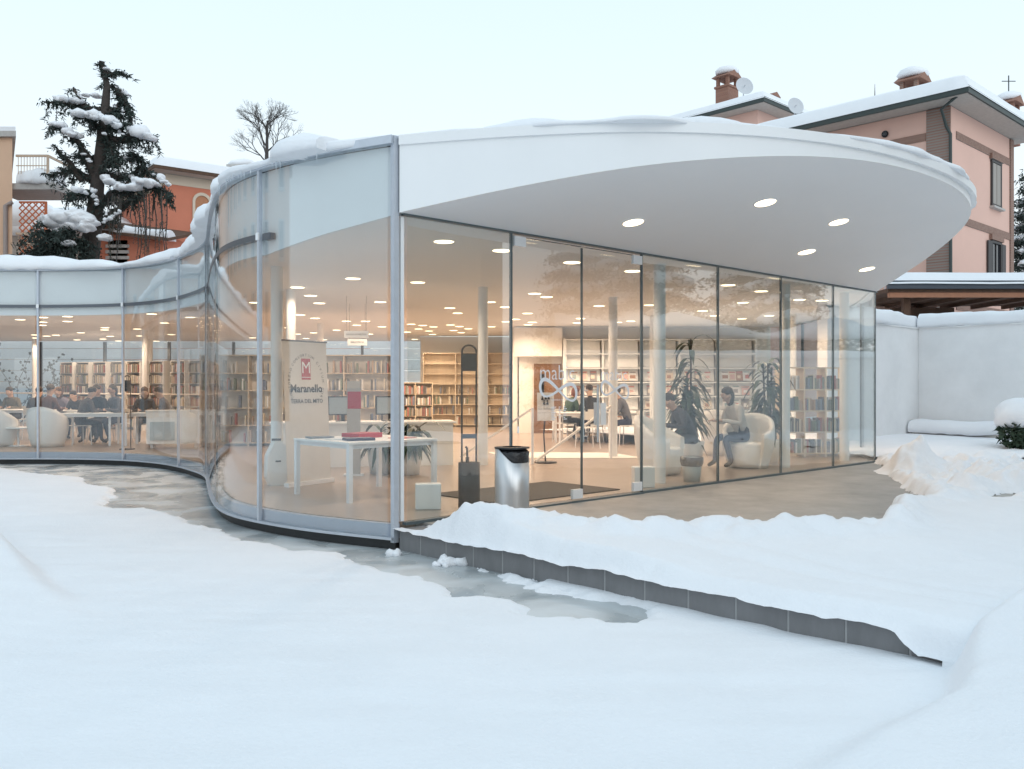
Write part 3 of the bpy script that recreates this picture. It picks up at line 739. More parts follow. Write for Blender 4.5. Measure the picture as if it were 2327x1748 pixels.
zz([(785, 207), (1015, 250), (887, 330), (235, 347), (605, 388), (1283, 310), (1440, 315), (1445, 377), (690, 422), (880, 443), (1070, 422)], 1400, 580, 3.077)  # some lamps here are added in place of other lamps' reflections
from mathutils.geometry import intersect_point_tri_2d
finA = np.array(fin); used = []
for (x, y) in LP:
    Y = FPX*(CZ-EYE)/(878-y); p = Vector(((x-1163.5)/FPX*Y, Y, CZ))
    dv = sdf_poly(np.array([p.x]), np.array([p.y]), fin)[0]
    if dv > -.2 or any((p-q).length < .35 for q in used) or any(math.hypot(p.x-a_, p.y-b_) < .45 for a_, b_ in COLS): continue
    used.append(p); lamp(p, M_LAMP, 'round recessed lamp glowing in the ceiling inside the library', 'recessed lamps in the library ceiling')
NR = Vector((-V.x*.183, -V.y*.183, 1)).normalized().to_track_quat('Z', 'Y').to_euler()
names = ('left most of the soffit', 'nearest the canopy edge in the middle', 'right hand upper one', 'smaller one above the third fixed pane', 'last one by the end of the glass')
labs = ('round lit lamp in the canopy soffit, leftmost of the five', 'round lit lamp in the canopy soffit, closest to the canopy edge', 'round lit lamp in the canopy soffit, on the right in the outer row',
        'round lit lamp in the canopy soffit, between the outer row and the glass', 'round lit lamp in the canopy soffit, rightmost above the end of the glass')
for (x, y), lb in zip(((1439, 505), (1739, 460), (1906, 504), (1833, 572), (1970, 611)), labs):
    k = (x-1163.5)/FPX; m = (878-y)/FPX
    c0 = -V.x*P0.x-V.y*P0.y
    Y = (CZ-EYE+.183*c0)/(m-.183*(V.x*k+V.y)); p = Vector((k*Y, Y, EYE+m*Y))
    lamp(p, M_LAMPX, lb, 'lamps in the canopy soffit', NR, 'soffit_lamp')
# ================================================================== INSIDE THE LIBRARY
BOOKC = [mat('book_%s' % n, c, .6) for n, c in (('red', (.36, .12, .10)), ('cream', (.62, .55, .42)), ('blue', (.16, .19, .26)), ('black', (.09, .085, .085)), ('grey', (.32, .31, .30)), ('white', (.74, .73, .70)), ('green', (.16, .20, .14)), ('tan', (.42, .30, .20)))]
MAGC = [mat('cover_%s' % n, c, .35) for n, c in (('white', (.78, .76, .73)), ('red', (.52, .16, .13)), ('cream', (.72, .62, .50)), ('brown', (.38, .20, .12)), ('pale', (.74, .70, .66)), ('teal', (.30, .38, .38)), ('pink', (.66, .42, .38)), ('grey', (.30, .27, .26)))]
BOOKM = {}
def book_mesh(i):
    if i not in BOOKM:
        r = random.Random(i); wd = r.uniform(.018, .042); h = r.uniform(.19, .28); b = MB()
        b.span((-wd/2, 0, 0), (wd/2, .15, h)); b.box((0, .078, h+.0005), (wd*.8, .14, .001), 1)
        me = bpy.data.meshes.new('book'); me.from_pydata(b.v, [], b.f); me.polygons.foreach_set('material_index', b.m)
        me.materials.append(BOOKC[i % len(BOOKC)]); me.materials.append(M_PAPER); BOOKM[i] = (me, wd, h)
    return BOOKM[i]
NBOOK = [0]
def book(p, rz, i, label, group, lean=0.):
    me, wd, h = book_mesh(i); o = bpy.data.objects.new('book', me); COL.objects.link(o)
    o.location = p; o.rotation_euler = (0, lean, rz); tag(o, label, 'book', group); NBOOK[0] += 1; return wd
far_books = {m.name: MB() for m in BOOKC}
def bookcase(name, label, loc, rz, width, height, rows, mods, m, depth=.30, base=.08, backm=None, fill='stuff', blabel=None, bgroup=None, empty_top=0, group=None, dens=1.):
    """front faces local -Y"""
    t = thing(name, label, 'bookcase', loc, rz, group)
    for i in range(mods+1):
        x = -width/2+width*i/mods; MB().box((x, 0, height/2), (.028, depth, height)).build('side_panel', m, t)
    rh = (height-base)/rows
    for r in range(rows+1):
        MB().box((0, 0, base+rh*r-.012 if r < rows else height+.003), (width-.03 if r < rows else width+.03, depth-.01, .024)).build('shelf', m, t)
    if backm is not None: MB().box((0, depth/2-.008, height/2), (width, .012, height)).build('back_panel', backm, t)
    c, s = math.cos(rz), math.sin(rz); rr = random.Random(len(label)*7+int(width*100))
    for r in range(rows-empty_top):
        for k in range(mods):
            x = -width/2+width*k/mods+.03; x1 = -width/2+width*(k+1)/mods-.05
            while x < x1*1.0:
                if rr.random() > dens: x += .06; continue
                i = rr.randrange(40); me, wd, h = book_mesh(i); h = min(h, rh-.05)
                lx = x+wd/2; ly = -depth/2+.03; z = base+rh*r+.002
                P = Vector(loc)+Vector((lx*c-ly*s, lx*s+ly*c, z))
                if fill == 'books':
                    if book_mesh(i)[2] > rh-.03: i = (i+13) % 40; wd = book_mesh(i)[1]
                    if book_mesh(i)[2] < rh-.03: book(P, rz, i, blabel, bgroup)
                    x += wd+.003
                else:
                    far_books[BOOKC[i % len(BOOKC)].name].box(P+Vector((-.075*s*0, 0, h/2)), (wd, .13, h), rz=rz); x += wd+.003
    return t
# ---- magazine wall straight behind the doors
mw = thing('magazine_shelving', 'tall white wall shelving with slanted magazine display racks behind the doors', 'shelving', (4.205, 25.25, FZ))
x0, mod, rws = 1.50, 1.085, 7
rowz = [2.67-.404*i for i in range(8)]
for i in range(6): MB().box((x0+mod*i-4.205, 0, 1.36), (.06 if i else .10, .36, 2.68)).build('side_panel', M_WHITE, mw)
for z in rowz[:7]: MB().box((2.71-4.205+1.5, -.05, z), (5*mod, .42, .030)).build('shelf', M_WHITE, mw)
tl = Matrix.Rotation(R(-14), 3, 'X')
rk = MB().box((0, 0, 0), (mod-.14, .012, .36), tilt=tl).build('slanted_rack', M_WHITE, mw)
firstr = True
for r in range(6):
    for k in range(5):
        loc = (x0+mod*(k+.5)-4.205, .02, rowz[r]-.195)
        if firstr: rk.location = loc; firstr = False
        else: dup_mesh(rk, mw, loc)
MAGM = []
for i in range(14):
    b = MB(); wd = rnd.uniform(.19, .23); h = rnd.uniform(.26, .30); b.box((0, 0, h/2), (wd, .008, h))
    b.box((rnd.uniform(-.02, .02), -.005, h*.40), (wd*rnd.uniform(.45, .8), .003, h*rnd.uniform(.25, .55)), 1); b.box((0, -.005, h*.86), (wd*.8, .003, h*.12), 2)
    me = bpy.data.meshes.new('magazine'); me.from_pydata(b.v, [], b.f); me.polygons.foreach_set('material_index', b.m)
    for q in (MAGC[(0, 2, 4, 0, 6, 7, 3)[i % 7]], MAGC[(3, 6, 5, 1, 0, 2, 4, 7)[i % 8]], MAGC[(7, 1, 3, 5)[i % 4]]): me.materials.append(q)
    MAGM.append(me)
for r in range(2, 6):
    for k in range(5):
        n = 3 if (r+k) % 3 else 4
        for j in range(n):
            if r > 3 and rnd.random() < .2: continue
            o = bpy.data.objects.new('magazine', rnd.choice(MAGM)); COL.objects.link(o)
            o.location = (x0+mod*k+.13+(mod-.26)*(j+.5)/n, 25.25-.07+.005, FZ+rowz[r]-.355); o.rotation_euler = (R(-14), 0, 0)
            tag(o, 'magazine with a coloured cover propped on the slanted wall racks', 'magazine', 'magazines on the wall racks')
# ---- birch shelving further back on the left of the doors
bookcase('birch_bookcase', 'pale birch wall bookcase full of books far behind the umbrella stand', (-1.35, 29.6, FZ), 0, 3.2, 2.45, 7, 3, M_WOOD, backm=M_WOOD, fill='books',
         blabel='upright book in the pale birch wall bookcase', bgroup='books in the birch wall bookcase', empty_top=3, dens=.42)
bookcase('birch_low_bookcase', 'low birch bookcase left of the tall wall bookcase, under the blue back window', (-3.3, 27.6, FZ), R(14), 1.6, 1.45, 4, 3, M_WOOD, backm=M_WOOD)
# ---- shelving behind the reception desk
bookcase('desk_bookcase', 'long birch bookcase of leaflets and books behind the reception desk', (-4.9, 20.2, FZ), R(2), 4.3, 2.05, 5, 4, M_WOOD, backm=M_WALLI, dens=.42)
# ---- freestanding shelf near the far end of the glass
bookcase('trolley_bookcase', 'freestanding birch bookcase by the far end of the straight glass', (5.75, 17.0, FZ), R(12), 1.35, 1.70, 4, 3, M_WOOD, fill='books',
         blabel='upright book in the freestanding bookcase by the end of the glass', bgroup='books in the freestanding bookcase', dens=.9)
# ---- rows of bookcases in the left wing
for i, px in enumerate((168, 205, 243, 283, 320, 372, 420, 462)):
    Y = 29.2-.35*i; x = (px-1163.5)/FPX*Y
    nm = ('first', 'second', 'third', 'fourth', 'fifth', 'sixth', 'seventh', 'eighth')[i]
    bookcase('wing_bookcase', 'white bookcase in the left wing, %s from the left' % nm, (x, Y, FZ), R(-30), .62, 2.12, 6, 1, M_WHITE, depth=.55, backm=M_WHITE, group='bookcases standing in the left wing', dens=.95)
bk = MB(); allm = []
for i, m in enumerate(BOOKC):
    q = far_books[m.name]; b0 = len(bk.v); bk.v += q.v; bk.f += [tuple(k+b0 for k in f) for f in q.f]; bk.m += [i]*len(q.f); bk.sm += q.sm
fb = bk.build('books', BOOKC); tag(fb, 'rows of small books packed on the far bookcases', 'books', None, 'stuff')

# ---- furniture makers
def armchair(label, loc, rz, group=None):
    t = thing('tub_armchair', label, 'armchair', loc, rz, group)
    b = MB(); n = 28; prof = []
    # shell: wraps round the back (local +Y), open at the front
    vs = []; zs = np.linspace(0, 1, 9)
    for k in range(n+1):
        a = R(-40)+R(260)*k/n; f = math.sin(min(max((a-R(-40))/R(260), 0), 1)*math.pi)
        top = .56+.34*f**1.5
        for z in zs: r_ = .30+.11*math.sin(z*math.pi*.62); vs.append((math.cos(a)*r_*1.05, math.sin(a)*r_, z*top))
        for z in zs[::-1]: r_ = .24+.10*math.sin(z*math.pi*.62); vs.append((math.cos(a)*r_*1.05, math.sin(a)*r_, z*(top-.01)+.01))
    m = 18; fs = [(k*m+i, (k+1)*m+i, (k+1)*m+(i+1) % m, k*m+(i+1) % m) for k in range(n) for i in range(m)]
    b.add(vs, fs, 0, True); b.add(vs[:m], [tuple(range(m))[::-1]]); b.add(vs[-m:], [tuple(range(m))])
    b.build('shell', M_PLASTIC, t)
    MB().lathe([(.0, .02), (.29, .02), (.31, .12), (.31, .38), (.28, .42), (0, .43)], n=26).build('seat', M_PLASTIC, t)
    return t
def table(label, loc, rz, sx, sy, h=.73, group=None, m=M_WHITE, name='white_table', leg=.045):
    t = thing(name, label, 'table', loc, rz, group)
    MB().box((0, 0, h-.0125), (sx, sy, .025)).build('table_top', m, t)
    MB().box((0, 0, h-.055), (sx-.10, sy-.10, .05)).build('apron', M_WHITEM, t)
    l0 = MB().span((-leg/2, -leg/2, 0), (leg/2, leg/2, h-.028)).build('leg', M_WHITEM, t); ft = True
    for a in (-1, 1):
        for b in (-1, 1):
            p = (a*(sx/2-leg/2-.004), b*(sy/2-leg/2-.004), 0)
            if ft: l0.location = p; ft = False
            else: dup_mesh(l0, t, p)
    return t
def chair(label, loc, rz, group=None):
    t = thing('tube_chair', label, 'chair', loc, rz, group)
    MB().box((0, 0, .445), (.40, .40, .02)).build('seat', M_PLASTIC, t)
    b = MB(); n = 8
    for k in range(n):
        a0 = -.7+1.4*k/n; a1 = -.7+1.4*(k+1)/n
        b.add([(.3*math.sin(a), -.20+.06*(1-math.cos(a))*1.2, z) for a in (a0, a1) for z in (.62, .80)], [(0, 2, 3, 1), (1, 3, 2, 0)])
    b.build('backrest', M_PLASTIC, t)
    for sx in (-1, 1):
        MB().tube([(sx*.21, .21, 0), (sx*.19, .19, .43)], .012, 6).build('leg', M_WHITEM, t)
        MB().tube([(sx*.21, -.23, 0), (sx*.19, -.19, .43), (sx*.19, -.20, .66)], .012, 6).build('leg', M_WHITEM, t)
    return t
# ---- people: one skinned body per pose, clothing by region
SKIN_T = (.50, .33, .25)
def make_body(pose):
    lean, look, armz = pose
    J = []; E = []; Rr = []; reg = []
    def j(p, r, parent, g):
        J.append(p); Rr.append(r if isinstance(r, tuple) else (r, r)); reg.append(g)
        if parent is not None: E.append((parent, len(J)-1))
        return len(J)-1
    s = math.sin(lean); c = math.cos(lean)
    def up(h): return (0, s*h, .53+c*h)
    pel = j((0, 0, .53), (.155, .12), None, 2)
    sp = j(up(.22), (.145, .105), pel, 1); ch = j(up(.42), (.165, .115), sp, 1); nb_ = j(up(.55), (.075, .07), ch, 1)
    nk = j((0, up(.62)[1]+.01, up(.62)[2]), (.052, .055), nb_, 0)
    hx = up(.70); hd = j((0, hx[1]+.03, hx[2]-.01), (.074, .088), nk, 0)
    h2 = j((0, hx[1]+.045+look*.02, hx[2]+.085-look*.03), (.078, .094), hd, 0); j((0, hx[1]+.03+look*.04, hx[2]+.165-look*.05), (.05, .06), h2, 0)
    j((0, hx[1]+.145, hx[2]+.05-look*.05), (.012, .014), h2, 0)                   # nose
    for sx in (-1, 1):
        j((sx*.088, hx[1]+.035, hx[2]+.05), (.010, .018), hd, 0)                   # ear
        sh = j((sx*.165, up(.49)[1], up(.49)[2]), (.075, .075), ch, 1)
        el = j((sx*.25, up(.25)[1]+.13, up(.25)[2]-.02), (.052, .052), sh, 1)
        wr = j((sx*.14, up(.25)[1]+.36, armz), (.034, .034), el, 1)
        pm = j((sx*.115, up(.25)[1]+.42, armz-.004), (.036, .017), wr, 0)
        for q, (dx, L) in enumerate(((-.028, .068), (-.009, .078), (.010, .072), (.028, .056))):
            f1 = j((sx*(.11+dx), up(.25)[1]+.46, armz-.002), .0095, pm, 0); j((sx*(.105+dx), up(.25)[1]+.46+L*.75, armz-.022), .0085, f1, 0)
        th = j((sx*.072, up(.25)[1]+.425, armz-.006), .0105, pm, 0); j((sx*.055, up(.25)[1]+.455, armz-.012), .009, th, 0)
        hp = j((sx*.09, .04, .51), (.10, .10), pel, 2); kn = j((sx*.12, .44, .50), (.064, .064), hp, 2)
        an = j((sx*.12, .40+.08*sx, .10), (.044, .044), kn, 2); j((sx*.125, .54+.08*sx, .035), (.046, .034), an, 3)
    me = bpy.data.meshes.new('body'); me.from_pydata(J, E, []); ob = bpy.data.objects.new('body', me); COL.objects.link(ob)
    md = ob.modifiers.new('skin', 'SKIN'); md.use_smooth_shade = True; sb = ob.modifiers.new('sub', 'SUBSURF'); sb.levels = 1; sb.render_levels = 1
    sv = me.skin_vertices[0].data
    for i, r_ in enumerate(Rr): sv[i].radius = r_; sv[i].use_root = (i == 0)
    dg = bpy.context.evaluated_depsgraph_get(); nm = bpy.data.meshes.new_from_object(ob.evaluated_get(dg)); bpy.data.objects.remove(ob)
    A = np.array([J[a] for a, b in E]); B = np.array([J[b] for a, b in E]); G = [max(reg[a], reg[b]) if (reg[a] and reg[b]) else (0 if reg[b] == 0 and reg[a] == 0 else (reg[a] or reg[b])) for a, b in E]
    G = [0 if (reg[a] == 0 and reg[b] == 0) else (reg[a] if reg[b] == 0 else reg[b]) for a, b in E]
    idx = []
    for p in nm.polygons:
        cc = np.array(p.center); d = B-A; tt = np.clip(((cc-A)*d).sum(1)/np.maximum((d*d).sum(1), 1e-9), 0, 1)
        k = int(np.argmin(np.linalg.norm(cc-(A+d*tt[:, None]), axis=1)))
        g = G[k]
        if reg[E[k][1]] == 0 and reg[E[k][0]] == 1 and tt[k] > .55: g = 0
        idx.append(g)
    for m in (M_PAPER, M_PAPER, M_PAPER, M_PAPER): nm.materials.append(m)
    nm.polygons.foreach_set('material_index', idx); nm.polygons.foreach_set('use_smooth', [True]*len(idx))
    return nm, (hx[1]+.03+look*.025, hx[2]+.085-look*.03)
POSES = [make_body(p) for p in ((R(10), .6, .80), (R(24), 1.0, .79), (R(2), .1, .78), (R(38), 1.2, .72))]
def person(label, loc, rz, pose, top, leg, hair, scale=1.0, long=False, cap=False):
    t = thing('person', label, 'person', loc, rz, 'people sitting in the library')
    me, (hy, hz) = POSES[pose]; o = bpy.data.objects.new('body', me); COL.objects.link(o); o.parent = t; KIDS.setdefault(t.name, []).append(o)
    sk = mat('skin', SKIN_T, .55)
    for i, m in enumerate((sk, mat('top_%s' % str(top), top, .85, var=.12, scale=8), mat('leg_%s' % str(leg), leg, .85), mat('shoe', (.03, .03, .03), .6))):
        o.material_slots[i].link = 'OBJECT'; o.material_slots[i].material = m
    b = MB(); b.blob((0, hy-.022, hz+.035), .088, .104, .09, seed=int(abs(loc[0]*10)), amp=.06)
    if long: b.blob((0, hy-.075, hz-.06), .095, .06, .15, seed=3, amp=.1)
    b.build('cap' if cap else 'hair', mat('hair_%s' % str(hair), hair, .7), t)
    e = MB()
    for sx in (-1, 1): e.lathe([(0, .006), (.011, .003), (.011, -.003), (0, -.006)], (sx*.032, hy+.082, hz-.015), n=8)
    e.build('eyes', mat('eye', (.03, .02, .02), .3), t)
    t.scale = (scale,)*3
    return t
DK = (.035, .036, .042); BR = (.11, .06, .05); GN = (.05, .09, .06); GY = (.12, .12, .135); NV = (.03, .04, .08); PU = (.20, .18, .23); WHT = (.55, .53, .50); HB = (.03, .02, .015); HBr = (.10, .055, .03); OL = (.13, .115, .085)
JN = (.06, .08, .13)
def seat(label, px, Y, rz, pose, top, leg, hair, ch=True, **k):
    x = (px-1163.5)/FPX*Y
    if ch: chair('white tube chair under the '+' '.join(label.split()[:11]), (x, Y, FZ), rz, 'tube chairs at the tables')
    person(label, (x, Y, FZ), rz, pose, top, leg, hair, **k)
# left wing readers and tables
TW = 'long reading tables in the left wing'
table('white reading table at the far left behind the white armchair', ((40-1163.5)/FPX*23.4, 23.4, FZ), R(-8), 2.4, .9, .74, TW)
table('white reading table in the left wing between the second and third glass bays', ((195-1163.5)/FPX*22.6, 22.6, FZ), R(-6), 2.2, .9, .74, TW)
table('white reading table close to the left wing glass, before a dark reader', ((225-1163.5)/FPX*20.3, 20.3, FZ), R(5), 1.5, .8, .74, TW)
table('white reading table in the left wing behind the white display cabinet', ((345-1163.5)/FPX*20.6, 20.6, FZ), R(10), 1.7, .8, .74, TW)
seat('person in an olive jumper leaning over the far left table', 36, 24.3, R(180), 1, OL, DK, HB)
seat('person in a dark jacket at the left table, back to the glass', 78, 22.5, R(8), 1, DK, JN, HB)
seat('person in a brown jacket behind the left mullion', 104, 21.9, R(-20), 0, BR, DK, HB)
seat('person in a purple jumper facing the glass in the left wing', 148, 23.6, R(175), 1, PU, DK, HBr, long=True)
seat('person in a black top bending over the middle table of the left wing', 186, 23.4, R(180), 3, DK, JN, HB)
seat('person in a black jacket seated in the middle of the left wing', 228, 21.4, R(170), 0, DK, GY, HB)
seat('person in a grey coat seated left of the thick glass mullion', 268, 21.5, R(150), 0, GY, JN, HB, long=True)
seat('person in a dark coat hunched near the white display cabinet', 330, 21.5, R(200), 1, DK, GY, HBr, long=True)
seat('person in a grey green jacket at the right end of the left wing', 392, 20.9, R(100), 1, GY, DK, HB)
seat('person in a dark brown jacket sitting low near the left wing glass', 178, 20.4, R(-40), 1, (.07, .06, .06), DK, HB)
armchair('white plastic tub armchair seen from behind, in the left wing', ((103-1163.5)/FPX*19.7, 19.8, FZ), R(180))
armchair('white plastic tub armchair cut off by the left edge of the photo', ((-12-1163.5)/FPX*19.8, 19.9, FZ), R(170))
cf = thing('pedestal_table', 'small white pedestal table between the two white armchairs', 'table', ((42-1163.5)/FPX*20.0, 20.0, FZ))
MB().lathe([(0, .40), (.36, .40), (.36, .425), (0, .425)], n=24).build('table_top', M_WHITE, cf); MB().lathe([(.025, .02), (.025, .40)], n=12).build('stem', M_WHITEM, cf); MB().lathe([(.0, 0), (.22, 0), (.22, .015), (.025, .02)], n=24).build('base', M_WHITEM, cf)
cb = thing('display_cabinet', 'white display cabinet with a grey glass front in the left wing', 'cabinet', ((392-1163.5)/FPX*19.2, 19.25, FZ), R(14))
MB().span((-.55, -.02, .10), (.55, .42, .80)).build('body', M_WHITE, cb); MB().box((-.22, -.03, .38), (.50, .02, .40)).build('front_panel', mat('frosted', (.45, .52, .55), .3), cb)
MB().box((0, .2, .815), (1.14, .48, .025)).build('top', M_WHITE, cb)
for sx in (-.45, .45): MB().span((sx-.03, .05, 0), (sx+.03, .35, .10)).build('foot', M_WHITEM, cb)
rl = thing('handrail', 'long pale handrail across the left wing in front of the bookcases', 'rail', (-13, 26.3, FZ))
MB().tube([(-6, 0, 1.18), (4.2, 0, 1.10)], .022).build('rail', M_WALLI, rl)
for k in range(6): MB().tube([(-6+2*k, 0, 0), (-6+2*k, 0, 1.17-.016*k)], .016, 6).build('post', M_WHITEM, rl)
def gate(label, loc, rz, group=None):
    t = thing('loop_stand', label, 'stand', loc, rz, group)
    b = MB(); pts = [(-.075, 0, .02), (-.075, 0, 1.50)]+[(-.075*math.cos(a), 0, 1.50+.075*math.sin(a)) for a in np.linspace(.3, math.pi-.3, 7)]+[(.075, 0, 1.50), (.075, 0, .02)]
    b.tube(pts, .012, 8); b.build('loop', M_BLACK, t); MB().box((0, 0, 1.36), (.15, .02, .24)).build('panel', M_BLACK, t)
    MB().lathe([(0, 0), (.16, 0), (.16, .02), (0, .025)], n=20).build('base', M_BLACK, t); return t
gate('thin dark loop stand beside the thick left wing mullion', ((289-1163.5)/FPX*18.9, 18.9, FZ), 0)
# ---- banner
bl = onz(652, 1105, FZ+.02); br_ = onz(754, 1092, FZ+.02)
bc = (bl+br_)/2; bx = (br_-bl); bw = bx.length; bxn = bx.normalized(); byn = Vector((-bxn.y, bxn.x, 0))
ban = thing('roll_up_banner', 'cream roll up banner with a red emblem and dark lettering beside the white table', 'banner', (bc.x, bc.y, FZ), math.atan2(bx.y, bx.x))
BH = 1.96; LN = .10
b = MB()
n = 12
for k in range(n):
    z0 = .05+(BH-.05)*k/n; z1 = .05+(BH-.05)*(k+1)/n
    b.add([(-bw/2*.97, LN*z0/BH, z0), (bw/2*.97, LN*z0/BH, z0), (bw/2*.97, LN*z1/BH, z1), (-bw/2*.97, LN*z1/BH, z1)], [(0, 1, 2, 3)])
    b.add([(-bw/2*.97, LN*z0/BH+.004, z0), (bw/2*.97, LN*z0/BH+.004, z0), (bw/2*.97, LN*z1/BH+.004, z1), (-bw/2*.97, LN*z1/BH+.004, z1)], [(3, 2, 1, 0)])
b.build('cloth', M_BANNER, ban)
MB().tube([(-bw/2, LN, BH+.01), (bw/2, LN, BH+.01)], .012).build('top_rod', M_ALUD, ban); MB().box((0, 0, .03), (bw*1.02, .09, .055)).build('base', M_WHITEM, ban)
def bp(x, z): return (x, LN*z/BH-.004, z)
lt = MB(); cz = 1.40
text_mb(lt, 'Maranello', .15, lambda x, y: bp(x, 1.27+y), bold=.004); text_mb(lt, 'TERRA DEL MITO', .078, lambda x, y: bp(x, 1.12+y), bold=.001)
for txt, a0, a1 in (('CONSORZIO', 212, 152), ('CONSORTIUM CIVIUM CUR', 140, -30)):
    for i, chh in enumerate(txt):
        a = R(a0+(a1-a0)*i/max(1, len(txt)-1))
        if chh == ' ': continue
        def tw(x, y, a=a):
            px_, py_ = math.cos(a)*(.30+y), math.sin(a)*(.36+y); tx, ty = math.sin(a), -math.cos(a)
            return bp(px_+x*tx, cz+py_+x*ty)
        text_mb(lt, chh, .055, tw)
lt.build('lettering', M_TEXT, ban, kind='stuff')
e = MB(); e.add([bp(-.085, 1.44), bp(.085, 1.44), bp(.085, 1.73), bp(-.085, 1.73)], [(0, 1, 2, 3)]); e.build('emblem', M_REDI, ban)
e = MB(); text_mb(e, 'M', .23, lambda x, y: (x, LN*(1.53+y)/BH-.007, 1.53+y)); e.add([(-.085, LN*1.47/BH-.006, 1.47), (.085, LN*1.47/BH-.006, 1.47), (.085, LN*1.478/BH-.006, 1.478), (-.085, LN*1.478/BH-.006, 1.478)], [(0, 1, 2, 3)]); e.build('emblem_letter', M_PAPER, ban)
# ---- white table by the corner, things on it
T1 = onz(680, 1122.6, FZ); T2 = onz(789, 1144, FZ)
tc_ = (T1+T2)/2+U*.62
tb = table('white square legged table with papers just inside the curved corner glass', (tc_.x, tc_.y, FZ), ANG-R(90), 1.25, 1.30, .70, None, M_WHITE, 'display_table', .055)
def paper_item(name, label, cat, p, d, rz, m, z=.70):
    o = MB().box((0, 0, d[2]/2), d).build(name, m); o.location = (p.x, p.y, FZ+z+.001); o.rotation_euler = (0, 0, rz); tag(o, label, cat); return o
paper_item('folder', 'red folder box lying on the corner table', 'folder', tc_+U*.05-V*.15, (.42, .30, .06), ANG+.2, M_REDI)
paper_item('folder', 'dark blue folder at the front of the corner table', 'folder', tc_-U*.30+V*.30, (.34, .24, .03), ANG-.3, mat('navy', (.03, .04, .09), .5))
paper_item('booklet', 'white open booklet in the middle of the corner table', 'booklet', tc_-U*.30-V*.05, (.40, .28, .012), ANG+.5, M_PAPER)
paper_item('booklet', 'grey booklet at the left end of the corner table', 'booklet', tc_-U*.40-V*.42, (.30, .22, .02), ANG-.2, mat('greycover', (.20, .24, .28), .5))
paper_item('booklet', 'pink leaflet at the right end of the corner table', 'leaflet', tc_+U*.35+V*.30, (.30, .21, .008), ANG+.1, mat('pinkpaper', (.55, .22, .22), .6))
# ---- reception desk with monitors, signs over it
rd = thing('reception_desk', 'white reception desk behind the corner table', 'desk', (-2.55, 15.2, FZ), R(12))
MB().span((-1.5, -.35, 0), (1.5, -.30, .72)).build('front_panel', M_WHITE, rd); MB().box((0, 0, .735), (3.1, .8, .03)).build('desk_top', M_WHITE, rd)
for sx in (-1.45, 1.45): MB().span((sx-.02, -.28, 0), (sx+.02, .36, .72)).build('side_panel', M_WHITE, rd)
for i, (dx, lb) in enumerate(((-.35, 'flat monitor on the reception desk, left one'), (.45, 'flat monitor on the reception desk, right one'))):
    c = Vector((-2.55, 15.2, FZ+.75))+Matrix.Rotation(R(12), 3, 'Z') @ Vector((dx, 0, 0))
    mo = thing('monitor', lb, 'monitor', c, R(12+10*i), 'monitors on the reception desk')
    MB().box((0, 0, .27), (.50, .035, .32)).build('casing', M_BLACK, mo); MB().box((0, -.019, .27), (.46, .004, .28)).build('screen', M_SCREEN, mo)
    MB().span((-.03, -.01, 0), (.03, .02, .14)).build('neck', M_BLACK, mo); MB().box((0, .02, .006), (.24, .18, .012)).build('foot', M_BLACK, mo)
for (px, py, txt, lb, wd) in ((810, 760, 'SERVIZIO DI PRESTITO', 'white hanging sign plate, upper one above the reception desk', .46), (812, 778, 'BIBLIOTECA', 'white hanging sign plate, lower one above the reception desk', .40)):
    p = ray(px, 16.6 if wd > .42 else 18.2, py=py)
    sg = thing('hanging_sign', lb, 'sign', p)
    MB().box((0, 0, 0), (wd, .015, .13)).build('plate', M_WHITE, sg); q = MB(); text_mb(q, txt, .05 if wd < .42 else .038, lambda x, y: (x, -.012, y-.015)); q.build('lettering', M_TEXT, sg)
    for sx in (-1, 1): MB().tube([(sx*wd*.4, 0, .06), (sx*wd*.4, 0, CZ-p.z)], .003, 5).build('wire', M_BLACK, sg)
ls = thing('leaflet_stand', 'grey leaflet stand with a red poster behind the corner table', 'stand', (onz(804, 1080, FZ)), R(8))
MB().box((0, .0, .72), (.20, .10, 1.42)).build('body', mat('stand_grey', (.44, .42, .39), .6), ls); MB().box((.01, -.055, 1.14), (.20, .006, .26)).build('poster', M_REDI, ls); MB().box((0, 0, .01), (.3, .25, .02)).build('base', M_WHITEM, ls)
sk_ = thing('suitcase', 'upright white hard case standing beside the banner', 'case', onz(628, 1102, FZ), R(30))
q = MB(); q.prism([(-.10, 0), (.10, 0), (.16, .14), (.15, .44), (.06, .60), (-.04, .60), (-.14, .40), (-.15, .12)], -.09, .09)
q.v = [(x, z, y) for x, y, z in q.v]; q.f = [f[::-1] for f in q.f]; q.build('body', M_PLASTIC, sk_); MB().box((0, -.095, .33), (.07, .012, .02)).build('catch', M_BLACK, sk_); MB().box((0, 0, .62), (.12, .04, .03)).build('handle', M_BLACK, sk_)
# ---- umbrella stand, blocks, mat, sign stand
us = thing('umbrella_stand', 'black umbrella stand with a tall loop frame just inside the glass', 'stand', onz(1066, 1152, FZ), ANG*.3)
MB().lathe([(0, .01), (.118, .01), (.122, 0), (.122, .50), (.112, .50), (.112, .03), (0, .03)], n=28, sx=1.0, sy=.8).build('bin', M_BLACK, us)
q = MB(); pts = [(-.082, 0, .3), (-.082, 0, 1.72)]+[(-.082*math.cos(a), 0, 1.735+.075*math.sin(a)) for a in np.linspace(.25, math.pi-.25, 8)]+[(.082, 0, 1.72), (.082, 0, .3)]
q.tube(pts, .011, 8); q.build('loop_frame', M_BLACK, us); MB().box((0, 0, 1.62), (.155, .016, .20)).build('panel', M_BLACK, us); MB().box((0, 0, .79), (.155, .014, .05)).build('cross_bar', mat('slate', (.06, .07, .10), .5), us)
um = thing('umbrella', 'folded black umbrella standing in the umbrella stand', 'umbrella', onz(1066, 1152, FZ)+Vector((-.03, .02, .035)))
